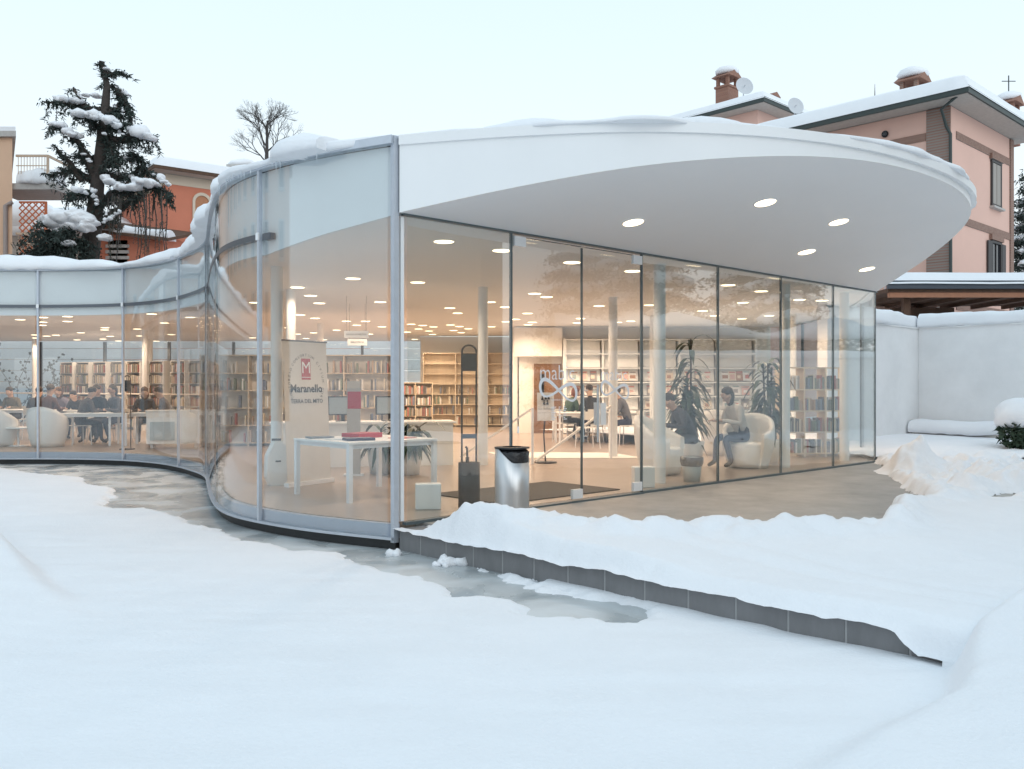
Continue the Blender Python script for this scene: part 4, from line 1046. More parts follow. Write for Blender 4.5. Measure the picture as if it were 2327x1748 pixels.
MB().tube([(0, 0, 0), (.01, 0, .52)], [.006, .022], 8).build('canopy', M_BAG, um); MB().tube([(.01, 0, .52), (.005, 0, .62), (-.01, 0, .64)], .012, 8).build('handle', M_BLACK, um)
for px, py, lb in ((990, 1160, 'pale square block on the floor beside the umbrella stand'), (1481, 1110, 'pale square block on the floor right of the doors')):
    p = onz(px, py, FZ)+U*.02-V*.16; q = MB(); q.span((-.14, -.09, 0), (.14, .09, .28)); o = q.build('floor_block', M_WHITE); o.location = p; o.rotation_euler = (0, 0, ANG*.15)
    bv = o.modifiers.new('bevel', 'BEVEL'); bv.width = .012; bv.segments = 2; tag(o, lb, 'block')
o = MB().box((0, 0, .006), (2.1, 1.3, .012)).build('door_mat', M_MATT); p = F(2.75, -1.0, FZ+.001); o.location = p; o.rotation_euler = (0, 0, ANG); tag(o, 'dark brown door mat just inside the glass doors', 'mat')
ss = thing('sign_stand', 'white information sign on a black floor stand behind the doors', 'sign', onz(1240, 1052, FZ), R(6))
MB().box((0, 0, .99), (.30, .012, .50), tilt=Matrix.Rotation(R(-6), 3, 'X')).build('panel', M_PAPER, ss)
q = MB(); text_mb(q, 'SALA CONFERENZE', .030, lambda x, y: (x, -.018, .94+y)); text_mb(q, 'SALA CONSULTAZIONE', .026, lambda x, y: (x, -.018, .87+y))
for dx, dz in ((-.06, .17), (0, .18), (.05, .18), (-.03, .09), (.03, .09)): q.lathe([(0, 0), (.024, 0), (.008, .05), (0, .05)], (dx, -.018, .94+dz), n=8); q.lathe([(0, .05), (.013, .058), (.013, .068), (0, .076)], (dx, -.018, .94+dz), n=8)
q.build('lettering', M_TEXT, ss)
MB().tube([(0, .02, .02), (-.03, .03, .5), (0, .03, .9)], .014, 6).build('pole', M_BLACK, ss); MB().lathe([(0, 0), (.20, 0), (.20, .02), (0, .03)], n=20).build('base', M_BLACK, ss)
rp_ = thing('ramp_rail', 'pale handrail sloping down beside the sign behind the doors', 'rail', onz(1210, 1055, FZ))
MB().tube([(0, 0, 0), (0, 0, .98)], .022).build('post', M_WHITEM, rp_); MB().bar((.05, 0, .05), (1.5, 1.2, .98), .035, .035).build('sloping_rail', M_WALLI, rp_); MB().bar((-1.3, .9, .05), (-.02, .1, .95), .03, .03).build('sloping_rail', M_WALLI, rp_)
MB().tube([(1.5, 1.2, 0), (1.5, 1.2, .99)], .02).build('post', M_WHITEM, rp_)
o = MB().prism([(0, 0), (2.6, .0), (2.1, 1.3), (-.4, 1.5)], 0, .01).build('pale_ramp_mat', M_WALLI); o.location = onz(1150, 1042, FZ+.002); tag(o, 'pale flat floor panel on the brown floor behind the doors', 'floor panel')
# ---- centre tables and readers
table('white table with readers behind the right hand door leaf', (2.05, 20.9, FZ), R(4), 2.0, .8, .74)
table('white table in front of the magazine racks behind the left hand door leaf', (1.75, 22.6, FZ), R(2), 1.4, .75, .74)
seat('person in a dark jacket and black cap leaning on the table behind the doors', 1432, 20.4, R(70), 1, GY, NV, (.02, .02, .02), cap=True)
seat('person in a green jacket seated behind the wordmark on the door', 1284, 21.6, R(-60), 1, GN, DK, (.16, .05, .03), long=True)
seat('person in a dark jumper seated behind the door handles', 1345, 21.4, R(20), 0, DK, NV, HB)
chair('empty white tube chair pulled out behind the door handles', ((1335-1163.5)/FPX*19.4, 19.4, FZ), R(15))
# ---- lounge on the right
armchair('white plastic tub armchair nearest the doors, under a bending dark figure', ((1502-1163.5)/FPX*13.6, 13.6, FZ), R(60))
armchair('white plastic tub armchair holding a reader beside the tall plants', ((1700-1163.5)/FPX*14.7, 14.7, FZ), R(-30))
armchair('white plastic tub armchair at the back between the two plants', ((1640-1163.5)/FPX*17.4, 17.4, FZ), R(150))
seat('person in a dark coat bending forward in the lounge beside the tall plant', 1582, 14.3, R(100), 3, (.05, .05, .065), DK, HB, ch=False)
seat('person in a pale jumper reading in the white armchair on the right', 1690, 14.75, R(110), 1, WHT, NV, HB, ch=False, long=True)
def dracaena(label, loc, h, n, seed, pot=True):
    r = random.Random(seed); t = thing('potted_plant', label, 'plant', loc)
    if pot:
        q = MB(); q.lathe([(0, 0), (.17, 0), (.23, .42), (.21, .42), (.20, .36), (0, .36)], n=20); q.build('pot', M_PLASTIC, t)
    st = MB()
    lf = MB()
    stems = [(r.uniform(-.06, .06), r.uniform(-.06, .06), h*r.uniform(.5, 1.)) for _ in range(4)]; stems[0] = (0, 0, h)
    for (x, y, H) in stems:
        st.tube([(x*.5, y*.5, .3), (x*1.5, y*1.5, H)], [.022, .014], 6)
        for k in range(n):
            z = .55+(H-.55)*(k/n)**.8+r.uniform(-.04, .04); a = r.uniform(0, 2*math.pi); L = r.uniform(.34, .56)*(.8 if k < n*.8 else 1.0); up = r.uniform(.1, .9) if k < n*.75 else r.uniform(.5, 1.4)
            dx, dy = math.cos(a), math.sin(a); px_, py_ = -dy, dx; pts = []; m = 5
            for j in range(m+1):
                f = j/m; rr = L*f; zz_ = z+L*(up*f-1.25*f*f); wv = .042*math.sin(math.pi*min(1, .12+f*.88))+.002
                c = Vector((x*1.5+dx*rr, y*1.5+dy*rr, zz_)); pts += [c+Vector((px_*wv, py_*wv, 0)), c-Vector((px_*wv, py_*wv, 0))]
            lf.add(pts, [(2*j, 2*j+1, 2*j+3, 2*j+2) for j in range(m)], 0, True)
    st.build('stem', M_BARK, t); lf.build('leaves', M_LEAF, t); return t
dracaena('tall dark leaved plant in a white pot behind the lounge chairs', ((1570-1163.5)/FPX*14.9, 14.9, FZ), 2.15, 34, 3)
dracaena('shorter dark leaved plant beside the second lounge column', ((1745-1163.5)/FPX*15.4, 15.4, FZ), 1.75, 28, 5)
dracaena('small bushy plant in a white pot right of the corner post', onz(928, 1078, FZ), .75, 22, 8)
dracaena('small bushy plant in a white pot behind the corner table', onz(866, 1076, FZ), .7, 18, 9)
wb = thing('waste_bin', 'small pale waste bin with a black bag inside the right hand glass', 'bin', onz(1572, 1094, FZ))
MB().lathe([(0, 0), (.115, 0), (.15, .34), (.142, .34), (.11, .02), (0, .02)], n=20).build('bucket', mat('clear_plastic', (.60, .63, .62), .3), wb); MB().lathe([(.145, .22), (.165, .27), (.165, .345), (.150, .352), (.13, .30), (.0, .18)], n=20).build('bag', M_BAG, wb)
bb = thing('tote_bag', 'pale cloth bag slumped on the floor behind the loop stand', 'bag', onz(973, 1035, FZ)); MB().blob((0, 0, .2), .2, .12, .24, seed=4, amp=.12, flat=-.8).build('body', M_WALLI, bb); MB().tube([(-.1, 0, .38), (-.05, 0, .52), (.06, 0, .52), (.1, 0, .38)], .01, 6).build('strap', M_WALLI, bb)
# ---- narrow yard behind the back glass
cw = thing('courtyard_wall', 'pale blue grey boarded wall outside the back windows of the left wing', 'wall', (-17, 36.3, 0)); bd0 = MB().box((0, 0, .22), (28, .1, .43)).build('board', M_BLUEW, cw)
for k in range(1, 9): dup_mesh(bd0, cw, (0, 0, .45*k))
for i, (px, hgt, lb) in enumerate(((25, 1.9, 'leafless climbing shrub outside the far left back window'), (112, 1.5, 'leafless climbing shrub outside the back window left of the column'))):
    sh = thing('climbing_shrub', lb, 'shrub', ((px-1163.5)/FPX*35.2, 35.2, -.1)); r = random.Random(i+4); q = MB(); lq = MB()
    for k in range(9):
        p = Vector((r.uniform(-.3, .3), 0, 0)); pts = [p]; d = Vector((r.uniform(-.5, .5), 0, 1))
        for j in range(9): d += Vector((r.uniform(-.35, .35), r.uniform(-.1, .1), r.uniform(-.15, .1))); p = p+d.normalized()*hgt*.21; pts.append(p)
        q.tube(pts, [.025*(1-j/11) for j in range(10)], 5)
        for p in pts[3:]:
            for _ in range(3): lq.blob(p+Vector((r.uniform(-.1, .1), r.uniform(-.05, .05), r.uniform(-.1, .1))), .05, .03, .05, seed=r.random()*50, sub=1)
    q.build('stems', M_BARKG, sh); lq.build('leaves', M_NEEDLE, sh)
# ================================================================== OUTSIDE
# ---- steel litter bin on the terrace
lbn = thing('litter_bin', 'brushed steel cylinder litter bin with a black bag outside the doors', 'bin', (.0, 8.98, .236), R(-20))
q = MB(); n = 40; r_ = .175; vs = []
for k in range(n+1):
    a = 2*math.pi*k/n; front = math.cos(a-R(-30))
    top = .745-.15*max(0., min(1., .25+front*.95))**1.5
    for (rr, z) in ((r_, 0.), (r_, top*.5), (r_, top), (r_-.008, top), (r_-.008, .05)): vs.append((rr*math.cos(a), rr*math.sin(a), z))
q.add(vs, [(k*5+i, (k+1)*5+i, (k+1)*5+i+1, k*5+i+1) for k in range(n) for i in range(4)], 0, True)
sh = q.build('shell', M_STEEL, lbn)
q = MB(); vs = []
for k in range(n+1):
    a = 2*math.pi*k/n
    fr = max(0., math.cos(a-R(-30)))
    for j, (rr, z) in enumerate(((.150, .30), (.158, .48), (.163+.004*fr, .60), (.168+.008*fr, .69+.01*math.sin(9*a)), (.15, .725), (.11, .70), (0.0, .62))):
        rw = rr+.006*math.sin(13*a+j*2)*(j in (2, 3)); vs.append((rw*math.cos(a), rw*math.sin(a), z))
m = 7; q.add(vs, [(k*m+i, (k+1)*m+i, (k+1)*m+i+1, k*m+i+1) for k in range(n) for i in range(m-1)], 0, True)
q.build('bag', M_BAG, lbn)
MB().lathe([(.178, .735), (.178, .748), (.10, .752), (.10, .742), (.178, .735)], n=40).build('top_ring', M_BLACK, lbn)
# small crusts of snow on the ice
for (px, py, s, lb) in ((905, 1262, .09, 'small crust of snow on the ice below the corner post'), (1040, 1284, .13, 'broken lump of snow on the ice against the kerb'), (1003, 1287, .06, 'tiny snow crumb on the ice left of the broken lump')):
    p = onz(px, py, 0); q = MB()
    for k in range(5): q.blob((rnd.uniform(-s, s), rnd.uniform(-s, s)*.6, s*.15), s*rnd.uniform(.3, .6), s*rnd.uniform(.3, .6), s*rnd.uniform(.25, .5), seed=px+k, amp=.3)
    o = q.build('snow_lump', M_SNOW); o.location = p; tag(o, lb, 'snow')
# ---- white garden walls
C = Vector((9.85, 21.7, 0))
WT = 3.0
def gwall(name, label, a, b, th=.22, z1=WT, seed=1, snow=.42, ext=0.):
    d = (b-a); L = d.length; d.normalize(); nrm = Vector((d.y, -d.x, 0)); t = thing(name, label, 'wall', a)
    c = (a+b)/2; MB().box((c.x, c.y, z1/2-.1), (L, th, z1+.2), rz=math.atan2(d.y, d.x)).build('wall', M_PLASTER, t, True)
    MB().box((c.x, c.y, z1+.014), (L+ext, th+.06, .028), rz=math.atan2(d.y, d.x)).build('coping', M_PLASTER, t, True)
    pts = [a+d*(L*k/40) for k in range(41)]; s = snow_sweep(MB(), pts, -th/2-.05, th/2+.05, z1+.03, snow, seed, droop=.004, lump=.12, freq=.4, minh=.7, nrm=[nrm]*41)
    s.build('snow_cap', M_SNOW, t, True); return t
gwall('garden_wall', 'white rendered garden wall with a snow cap, joining the end of the glass', C-U*4.6, C+U*.11, seed=3)
E1 = C+V*2.55
gwall('garden_wall', 'white rendered garden wall with a snow cap, facing left below the carport', C+U*.11+V*.12, E1, seed=6)
gwall('garden_wall', 'white rendered garden wall cut off by the right edge of the photo', E1+U*.2, E1+U*9, seed=8)
bn = thing('snowy_bench', 'long low bench buried in snow at the foot of the garden wall', 'bench', C+V*1.2-U*.5)
c = C+V*1.3-U*.42; MB().box((c.x, c.y, .32), (.42, 2.2, .5), rz=ANG).build('seat', M_CONC, bn, True)
pts = [C-U*.40+V*(.15+2.2*k/30) for k in range(31)]; s = snow_sweep(MB(), pts, -.33, .36, .56, .40, 12, droop=.06, lump=.25, freq=.7, minh=.5); s.build('snow_cap', M_SNOW, bn, True)
# leafy shrub with a snow hood at the right edge
def leafy(mb, cs, n, size, seed, mi=0):
    r = np.random.default_rng(seed)
    for (c, rad) in cs:
        d = r.normal(size=(n, 3)); d /= np.linalg.norm(d, axis=1)[:, None]; p = d*(rad*(r.uniform(.55, 1.05, n)**.6)[:, None])+np.array(c)
        a = r.normal(size=(n, 3))*size; b = r.normal(size=(n, 3))*size
        vs = np.stack([p, p+a, p+b, p+a*.6+b*.6], 1).reshape(-1, 3)
        mb.add([tuple(x) for x in vs], [(4*i, 4*i+1, 4*i+3, 4*i+2) for i in range(n)], mi)
    return mb
def shrub(label, loc, rad, seed, snow=True, group=None):
    t = thing('snowy_shrub', label, 'shrub', loc, 0, group)
    leafy(MB(), [((0, 0, rad*.9), rad*.9), ((rad*.4, .1, rad*.7), rad*.7), ((-rad*.4, -.1, rad*.7), rad*.65)], 700, rad*.09, seed).build('leaves', M_HEDGE, t)
    q = MB(); 
    for k in range(5): q.tube([(0, 0, 0), (rad*.5*math.cos(k*1.3), rad*.5*math.sin(k*1.3), rad*1.2)], [.02, .008], 5)
    q.build('stems', M_BARK, t)
    if snow: MB().blob((0, 0, rad*1.30), rad*1.08, rad*1.05, rad*.72, seed=seed, amp=.10, sub=3, flat=-.55).blob((rad*.5, -.2, rad*1.2), rad*.5, rad*.5, rad*.3, seed=seed+4, amp=.15).build('snow_hood', M_SNOW, t)
    return t
shrub('round evergreen shrub under a thick snow hood at the right edge', (10.35, 17.9, .30), .52, 5)

# ---- houses
def chimney(parent, p, wd, h, snow=True, rz=ANG):
    ch = MB().box((p[0], p[1], p[2]+h*.28), (wd, wd*.8, h*.56), rz=rz).build('chimney', M_BRICKC, parent, True)
    cap = MB()
    for sx in (-1, 1):
        for sy in (-1, 1):
            o = Matrix.Rotation(rz, 3, 'Z') @ Vector((sx*wd*.40, sy*wd*.30, 0)); cap.box((p[0]+o.x, p[1]+o.y, p[2]+h*.66), (wd*.16, wd*.16, h*.2), rz=rz)
    cap.box((p[0], p[1], p[2]+h*.57), (wd*1.12, wd*.92, h*.04), rz=rz)
    Mz = Matrix.Rotation(rz, 3, 'Z'); W2, D2 = wd*.68, wd*.56
    g = [Mz @ Vector(q) for q in ((-W2, -D2, 0), (W2, -D2, 0), (0, -D2, wd*.42), (-W2, D2, 0), (W2, D2, 0), (0, D2, wd*.42))]
    z0 = p[2]+h*.76; cap.add([(p[0]+q.x, p[1]+q.y, z0+q.z) for q in g], [(0, 1, 2), (5, 4, 3), (1, 4, 5, 2), (3, 0, 2, 5), (0, 3, 4, 1)])
    cap.build('chimney_cap', M_BRICKC, parent, True)
    if snow:
        MB().blob((p[0], p[1], z0+wd*.36), wd*.66, wd*.58, wd*.36, seed=int(p[0]*7), amp=.1, flat=-.35).build('chimney_snow', M_SNOW, parent, True)
def dish(parent, p, r, yaw):
    q = MB(); Mz = Matrix.Rotation(yaw, 3, 'Z') @ Matrix.Rotation(R(78), 3, 'X'); vs = []; n = 24
    for i in range(5):
        for k in range(n):
            a = 2*math.pi*k/n; rr = r*i/4; v = Mz @ Vector((rr*math.cos(a), rr*math.sin(a), .25*r*(i/4)**2)); vs.append(Vector(p)+v)
    q.add(vs, [(i*n+k, i*n+(k+1) % n, (i+1)*n+(k+1) % n, (i+1)*n+k) for i in range(4) for k in range(n)], 0, True)
    q.tube([Vector(p), Vector(p)+Mz @ Vector((0, 0, .5*r))], .02, 5); q.tube([Vector(p), Vector(p)+Vector((0, .1, -r*1.6))], .03, 6)
    return q.build('satellite_dish', M_DISH, parent, True)
def hip_roof(parent, x0, x1, y0, y1, ze, slope, snow, ov, mg, soff=M_SOFFW, seed=1):
    """local frame of the house; returns roof part"""
    X0, X1, Y0, Y1 = x0-ov, x1+ov, y0-ov, y1+ov
    b = MB().span((X0, Y0, ze), (X1, Y1, ze+.06)); rf = b.build('roof', soff, parent)
    g = MB()
    for a, c in (((X0-.07, Y0-.07, ze+.02), (X1+.07, Y0, ze+.27)), ((X0-.07, Y1, ze+.02), (X1+.07, Y1+.07, ze+.27)), ((X0-.07, Y0+.002, ze+.02), (X0, Y1-.002, ze+.268)), ((X1, Y0+.002, ze+.02), (X1+.07, Y1-.002, ze+.268))): g.span(a, c)
    g.build('gutter', mg, rf)
    # thick rounded snow over a low hip
    nx, ny = 48, 64; xs_ = np.linspace(X0-.10, X1+.10, nx); ys_ = np.linspace(Y0-.10, Y1+.10, ny); XX, YY = np.meshgrid(xs_, ys_)
    e = np.minimum(np.minimum(XX-xs_[0], xs_[-1]-XX), np.minimum(YY-ys_[0], ys_[-1]-YY))
    ZZ = ze+.20+snow*np.sqrt(np.clip(1-(1-np.clip(e/.38, 0, 1))**2, 0, 1))+slope*e+.05*fbm(XX*.5, YY*.5, seed, 3)*sstep(0, .5, e)
    i = np.arange(nx*ny).reshape(ny, nx); s = MB()
    s.add(np.stack([XX.ravel(), YY.ravel(), ZZ.ravel()], 1).tolist(), np.stack([i[:-1, :-1].ravel(), i[:-1, 1:].ravel(), i[1:, 1:].ravel(), i[1:, :-1].ravel()], 1).tolist(), 0, True)
    s.build('roof_snow', M_SNOW, rf); return rf
def window(parent, p, wd, h, face, shut='closed', lintel=None, sill=True, frame=M_FRAMED):
    """p: local centre on the wall; face: 'x-','x+','y-','y+' outward"""
    ax = face[0]; s = 1 if face[1] == '+' else -1
    def bx(mb, du, dz, wu, wz, dep, off):
        if ax == 'y': return mb.box((p[0]+du, p[1]+s*off, p[2]+dz), (wu, dep, wz))
        return mb.box((p[0]+s*off, p[1]+du, p[2]+dz), (dep, wu, wz))
    f = MB()
    for du, dz, wu, wz in ((0, h/2, wd+.12, .09), (0, -h/2, wd+.12, .09), (-wd/2, 0, .09, h-.1), (wd/2, 0, .09, h-.1)): bx(f, du, dz, wu, wz, .10, .03)
    w_ = f.build('window', frame, parent)
    if shut == 'closed':
        for k in (-1, 1): bx(MB(), k*wd/4, 0, wd/2-.06, h-.12, .05, .035).build('shutter', M_SHUT, w_)
    else:
        bx(MB(), 0, 0, wd-.1, h-.1, .03, .0).build('pane', M_PANE, w_); bx(MB(), 0, 0, .05, h-.1, .05, .02).build('glazing_bar', frame, w_)
        if shut == 'open':
            for k in (-1, 1): bx(MB(), k*(wd/2+.28), 0, .42, h, .05, .06).build('shutter', M_FRAMED, w_)
    if lintel is not None: bx(MB(), 0, h/2+.17, wd+.35, .20, .14, .05).build('lintel', lintel, w_)
    if sill: bx(MB(), 0, -h/2-.10, wd+.25, .08, .2, .08).build('sill', M_CONC, w_)
    return w_
# pink house on the right
HC = Vector((15.85, 32.0, 0))
ph = thing('pink_house', 'tall pink rendered house with brick bands and a thick snowy roof', 'house', HC, ANG)
MB().span((0, 0, -.2), (6.6, 15, 11.76)).build('wall', M_PINK, ph)
for z in (10.65, 7.60, 4.4):
    MB().span((.55, -.035, z), (6.3, .02, z+.28)).build('brick_band', M_BRICK, ph)
    MB().span((-.035, .85, z), (.02, 14.8, z+.28)).build('brick_band', M_BRICK, ph)
MB().span((-.05, -.02, 0), (.03, .82, 11.75)).build('brick_pilaster', M_BRICK, ph); MB().span((6.3, -.06, 0), (6.66, .03, 11.75)).build('brick_pilaster', M_BRICK, ph)
MB().tube([(-.75, -.5, 11.8), (-.5, .12, 11.55), (-.08, .10, 11.0), (-.10, -.05, 10.7), (-.10, -.07, 0)], .055, 8).build('downpipe', M_GUT, ph)
window(ph, (4.64, 0, 9.62), 1.0, 1.72, 'y-', 'closed', M_BRICK); window(ph, (4.64, 0, 6.35), 1.0, 1.9, 'y-', 'open', M_BRICK); window(ph, (2.0, 0, 3.2), 1.0, 1.5, 'y-', 'plain', M_BRICK)
window(ph, (0, 3.0, 8.9), 1.0, 1.5, 'x-', 'closed', M_BRICK); window(ph, (0, 5.4, 5.4), 1.4, 2.0, 'x-', 'plain', M_BRICK); window(ph, (0, 1.9, 3.4), 1.0, .9, 'x-', 'plain', None)
vt = MB(); vt.lathe([(0, 0), (.13, 0), (.13, .04)], n=16); vt.v = [(-.03-z, 2.35+x, 11.2+y) for x, y, z in vt.v]; vt.build('round_vent', M_PANE, ph)
rf = hip_roof(ph, 0, 6.6, 0, 15, 11.78, .18, .52, .9, M_GUT)
chimney(rf, (16.55, 36.5, 12.2), .95, 2.5); chimney(rf, (21.9, 39.0, 12.2), .85, 2.35)
wv_ = MB(); wv_.tube([(21.9, 39, 14.4), (21.9, 39, 15.3)], .025, 5); wv_.tube([(21.6, 39, 15.05), (22.2, 39, 15.05)], .02, 5); wv_.build('weather_vane', M_GUT, rf, True)
bal = thing('balcony_railing', 'grey metal balcony railing on the pink house above the carport', 'railing', HC-U*.02)
bb_ = MB()
for k in range(14):
    p = HC-V*(1.5+.22*k)-U*1.0; MB().tube([(p.x, p.y, 5.05), (p.x, p.y, 5.95)], .018, 5).build('baluster', M_DISH, bal, True)
a = HC-V*1.3-U*1.0; b = HC-V*4.8-U*1.0; MB().tube([(a.x, a.y, 5.98), (b.x, b.y, 5.98)], .035, 6).build('rail', M_DISH, bal, True); MB().bar((a.x+.3, a.y, 4.93), (b.x+.3, b.y, 4.93), 1.3, .2).build('floor_slab', M_CONC, bal, True)
# taller block behind with its own roof
h2 = thing('salmon_house', 'upper storey of a salmon house with chimneys and dishes behind the canopy', 'house', ray(1722, 43.5, z=0), ANG)
MB().span((0, 0, -.2), (7, 16, 15.2)).build('wall', M_PINK, h2)
rf2 = hip_roof(h2, 0, 7, 0, 16, 15.21, .16, .40, .8, M_GUT, seed=4)
p = ray(1652, 46, z=15.3); chimney(rf2, (p.x, p.y, 15.6), .95, 2.6); p = ray(1753, 47, z=15); chimney(rf2, (p.x, p.y, 15.4), .6, 2.0, False)
p = ray(1690, 44.5, py=198); dish(rf2, p, .46, R(10)); p = ray(1806, 42.5, py=243); dish(rf2, p, .42, R(14))
window(h2, (3, 0, 10), 1.1, 1.6, 'y-', 'closed', M_BRICK)
# carport in front of the pink house
cpx = ray(2018, 26, z=0).x
cpt = thing('carport', 'brown timber carport roof loaded with snow in front of the pink house', 'carport', (cpx, 26, 0))
MB().span((cpx, 26, 4.36), (22, 30.5, 4.48)).build('roof_deck', M_BROWNS, cpt, True); MB().span((cpx-.05, 25.9, 4.46), (22.1, 26.0, 4.70)).build('gutter', M_GUTB, cpt, True); MB().span((cpx+.05, 26.02, 4.22), (22, 26.16, 4.36)).build('front_beam', M_ORB, cpt, True)
for k in range(9): x = cpx+.5+1.05*k; MB().span((x, 26.2, 4.24), (x+.10, 30.4, 4.36)).build('rafter', M_BROWNS, cpt, True)
for x in (cpx+.6, cpx+5.5, 21.5): MB().span((x, 26.3, -.1), (x+.2, 26.5, 4.22)).build('post', M_BROWNS, cpt, True)
MB().span((cpx+.35, 29.9, 0), (cpx+3.3, 30.1, 4.3)).build('back_wall', M_PINK, cpt, True); MB().span((cpx+1.6, 29.3, 0), (cpx+3.6, 29.6, 4.2)).build('dark_door', M_BROWNS, cpt, True)
s = MB(); nx, ny = 30, 16; xs_ = np.linspace(cpx-.12, 22.2, nx); ys_ = np.linspace(25.85, 30.5, ny); XX, YY = np.meshgrid(xs_, ys_); e = np.minimum(XX-xs_[0], YY-ys_[0]); ZZ = 4.60+.36*np.sqrt(np.clip(1-(1-np.clip(e/.35, 0, 1))**2, 0, 1))+.02*(YY-25.9)+.02*fbm(XX, YY, 3, 2)
i = np.arange(nx*ny).reshape(ny, nx); s.add(np.stack([XX.ravel(), YY.ravel(), ZZ.ravel()], 1).tolist(), np.stack([i[:-1, :-1].ravel(), i[:-1, 1:].ravel(), i[1:, 1:].ravel(), i[1:, :-1].ravel()], 1).tolist(), 0, True); s.build('roof_snow', M_SNOW, cpt, True)

# peach apartment house at the left edge with balconies
PB = ray(28, 40, z=0)
pa = thing('peach_house', 'peach rendered apartment house with snowy balconies at the left edge', 'house', PB)
def WP(mb, name, m, par): return mb.build(name, m, par, True)
fp = [(PB.x-14, 40), (PB.x, 40), (PB.x*1.31, 52), (PB.x-14, 52)]
WP(MB().prism(fp, -.2, 12.85), 'wall', M_PEACH, pa)
fp2 = [(PB.x-14.2, 39.8), (PB.x+.28, 39.8), (PB.x*1.31+.1, 52), (PB.x-14.2, 52)]
WP(MB().prism(fp2, 12.85, 13.1), 'cornice', M_CONC, pa); WP(MB().prism([(x-.05, y+.05) for x, y in fp2], 13.11, 13.3), 'roof_snow', M_SNOW, pa)
WP(MB().tube([(PB.x+.05, 39.9, 9.9), (PB.x-.25, 39.9, 9.75), (PB.x-.25, 39.9, 0)], .10, 8), 'downpipe', mat('grey_pipe', (.36, .30, .28), .6), pa)
for kz, (zs_, rail) in enumerate(((10.55, True), (7.0, True))):
    bsl = WP(MB().span((PB.x-1.2, 40.2, zs_), (PB.x+1.85, 42.6, zs_+.28)), 'balcony', M_CONC, pa)
    WP(snow_sweep(MB(), [Vector((PB.x+.06+1.75*k/24, 40.7, 0)) for k in range(25)], -.5, .48, zs_+.28, .85 if kz == 0 else .62, 4+kz, droop=.01, lump=.25, freq=.9), 'balcony_snow', M_SNOW, bsl)
    x1 = PB.x+1.45
    WP(MB().bar((PB.x, 40.3, zs_+1.55), (x1, 40.3, zs_+1.55), .08, .10), 'handrail', M_RAIL, bsl); WP(MB().bar((x1, 40.3, zs_+1.55), (x1, 42.5, zs_+1.55), .08, .10), 'handrail', M_RAIL, bsl)
    WP(MB().bar((x1, 40.3, zs_+.28), (x1, 40.3, zs_+1.5), .09, .09), 'post', M_RAIL, bsl)
    WP(MB().bar((PB.x, 40.3, zs_+1.1), (x1-.05, 40.3, zs_+1.1), .03, .04), 'mid_rail', M_RAIL, bsl)
    for k in range(10):
        x = PB.x+.1+.135*k; WP(MB().bar((x, 40.3, zs_+.3), (x, 40.3, zs_+1.5), .022, .022), 'baluster', M_RAIL, bsl)
tr = MB(); z0, z1 = 8.55, 10.0; xa, xb = PB.x+.06, PB.x+1.25
trl = WP(MB().bar((xb+.03, 40.45, 7.3), (xb+.03, 40.45, z1+.05), .10, .08), 'trellis_post', M_LATT, pa); WP(MB().bar((xa, 40.45, z1+.02), (xb, 40.45, z1+.02), .06, .08), 'trellis_rail', M_LATT, trl)
zl = 7.35
for dirn in (1, -1):
    for k in range(-9, 8):
        c0 = k*.30; seg_ = []
        # diagonal slat clipped to the frame
        xA, xB = xa, xb
        f = lambda x: (x-xa)*dirn+c0+(zl if dirn > 0 else zl+1.2+.3)
        xs_ = np.linspace(xa, xb, 40); ok = [x for x in xs_ if zl <= f(x)+.6 <= z1]
        if len(ok) < 4: continue
        WP(MB().bar((ok[0], 40.45+.015*dirn, f(ok[0])+.6), (ok[-1], 40.45+.015*dirn, f(ok[-1])+.6), .05, .03, up=(0, 1, 0)), 'slat', M_LATT, trl)
WP(MB().span((PB.x+1.6, 46, 0), (PB.x+2.6, 47, 9.2)), 'vent_stack', M_CONC, pa)
for k in range(3): WP(MB().span((PB.x+1.5, 45.9, 8.2+.3*k), (PB.x+2.7, 47.1, 8.36+.3*k)), 'vent_cap', M_CONC, pa)
WP(MB().span((PB.x+.5, 44, 9.7), (PB.x+2.6, 47, 9.9)), 'porch_roof', M_BROWNS, pa)

# terracotta house behind the cedar
RC = ray(378, 50, z=0)
rh = thing('terracotta_house', 'terracotta house with an arched window and snowy eaves behind the cedar', 'house', RC, R(38))
MB().span((0, 0, -.2), (13, 10, 13.6)).build('wall', M_RED, rh); MB().span((-.04, -.04, 13.05), (13.04, 10, 13.6)).build('frieze', M_CREAM, rh)
rfr = hip_roof(rh, 0, 13, 0, 10, 13.61, .22, .5, .9, M_BROWNS, seed=7)
q = MB(); n = 12; arch = [(-.55, 0), (-.55, 1.6)]+[(-.55*math.cos(a), 1.6+.55*math.sin(a)) for a in np.linspace(0, math.pi, n)][1:-1]+[(.55, 1.6), (.55, 0)]
inn = [(x*.74, max(.0, .0 if z == 0 else (z*.98 if z <= 1.6 else 1.6*.98+(z-1.6)*.74))) for x, z in arch]
cx, czz = 2.0, 10.65
for j in range(len(arch)-1):
    a0, a1, i0, i1 = arch[j], arch[j+1], inn[j], inn[j+1]
    q.add([(cx+a0[0], -.10, czz+a0[1]), (cx+a1[0], -.10, czz+a1[1]), (cx+i1[0], -.10, czz+i1[1]), (cx+i0[0], -.10, czz+i0[1]), (cx+a0[0], .02, czz+a0[1]), (cx+a1[0], .02, czz+a1[1]), (cx+i1[0], .02, czz+i1[1]), (cx+i0[0], .02, czz+i0[1])],
          [(0, 1, 2, 3), (0, 4, 5, 1), (3, 2, 6, 7)])
aw = q.build('arched_window', M_CREAM, rh)
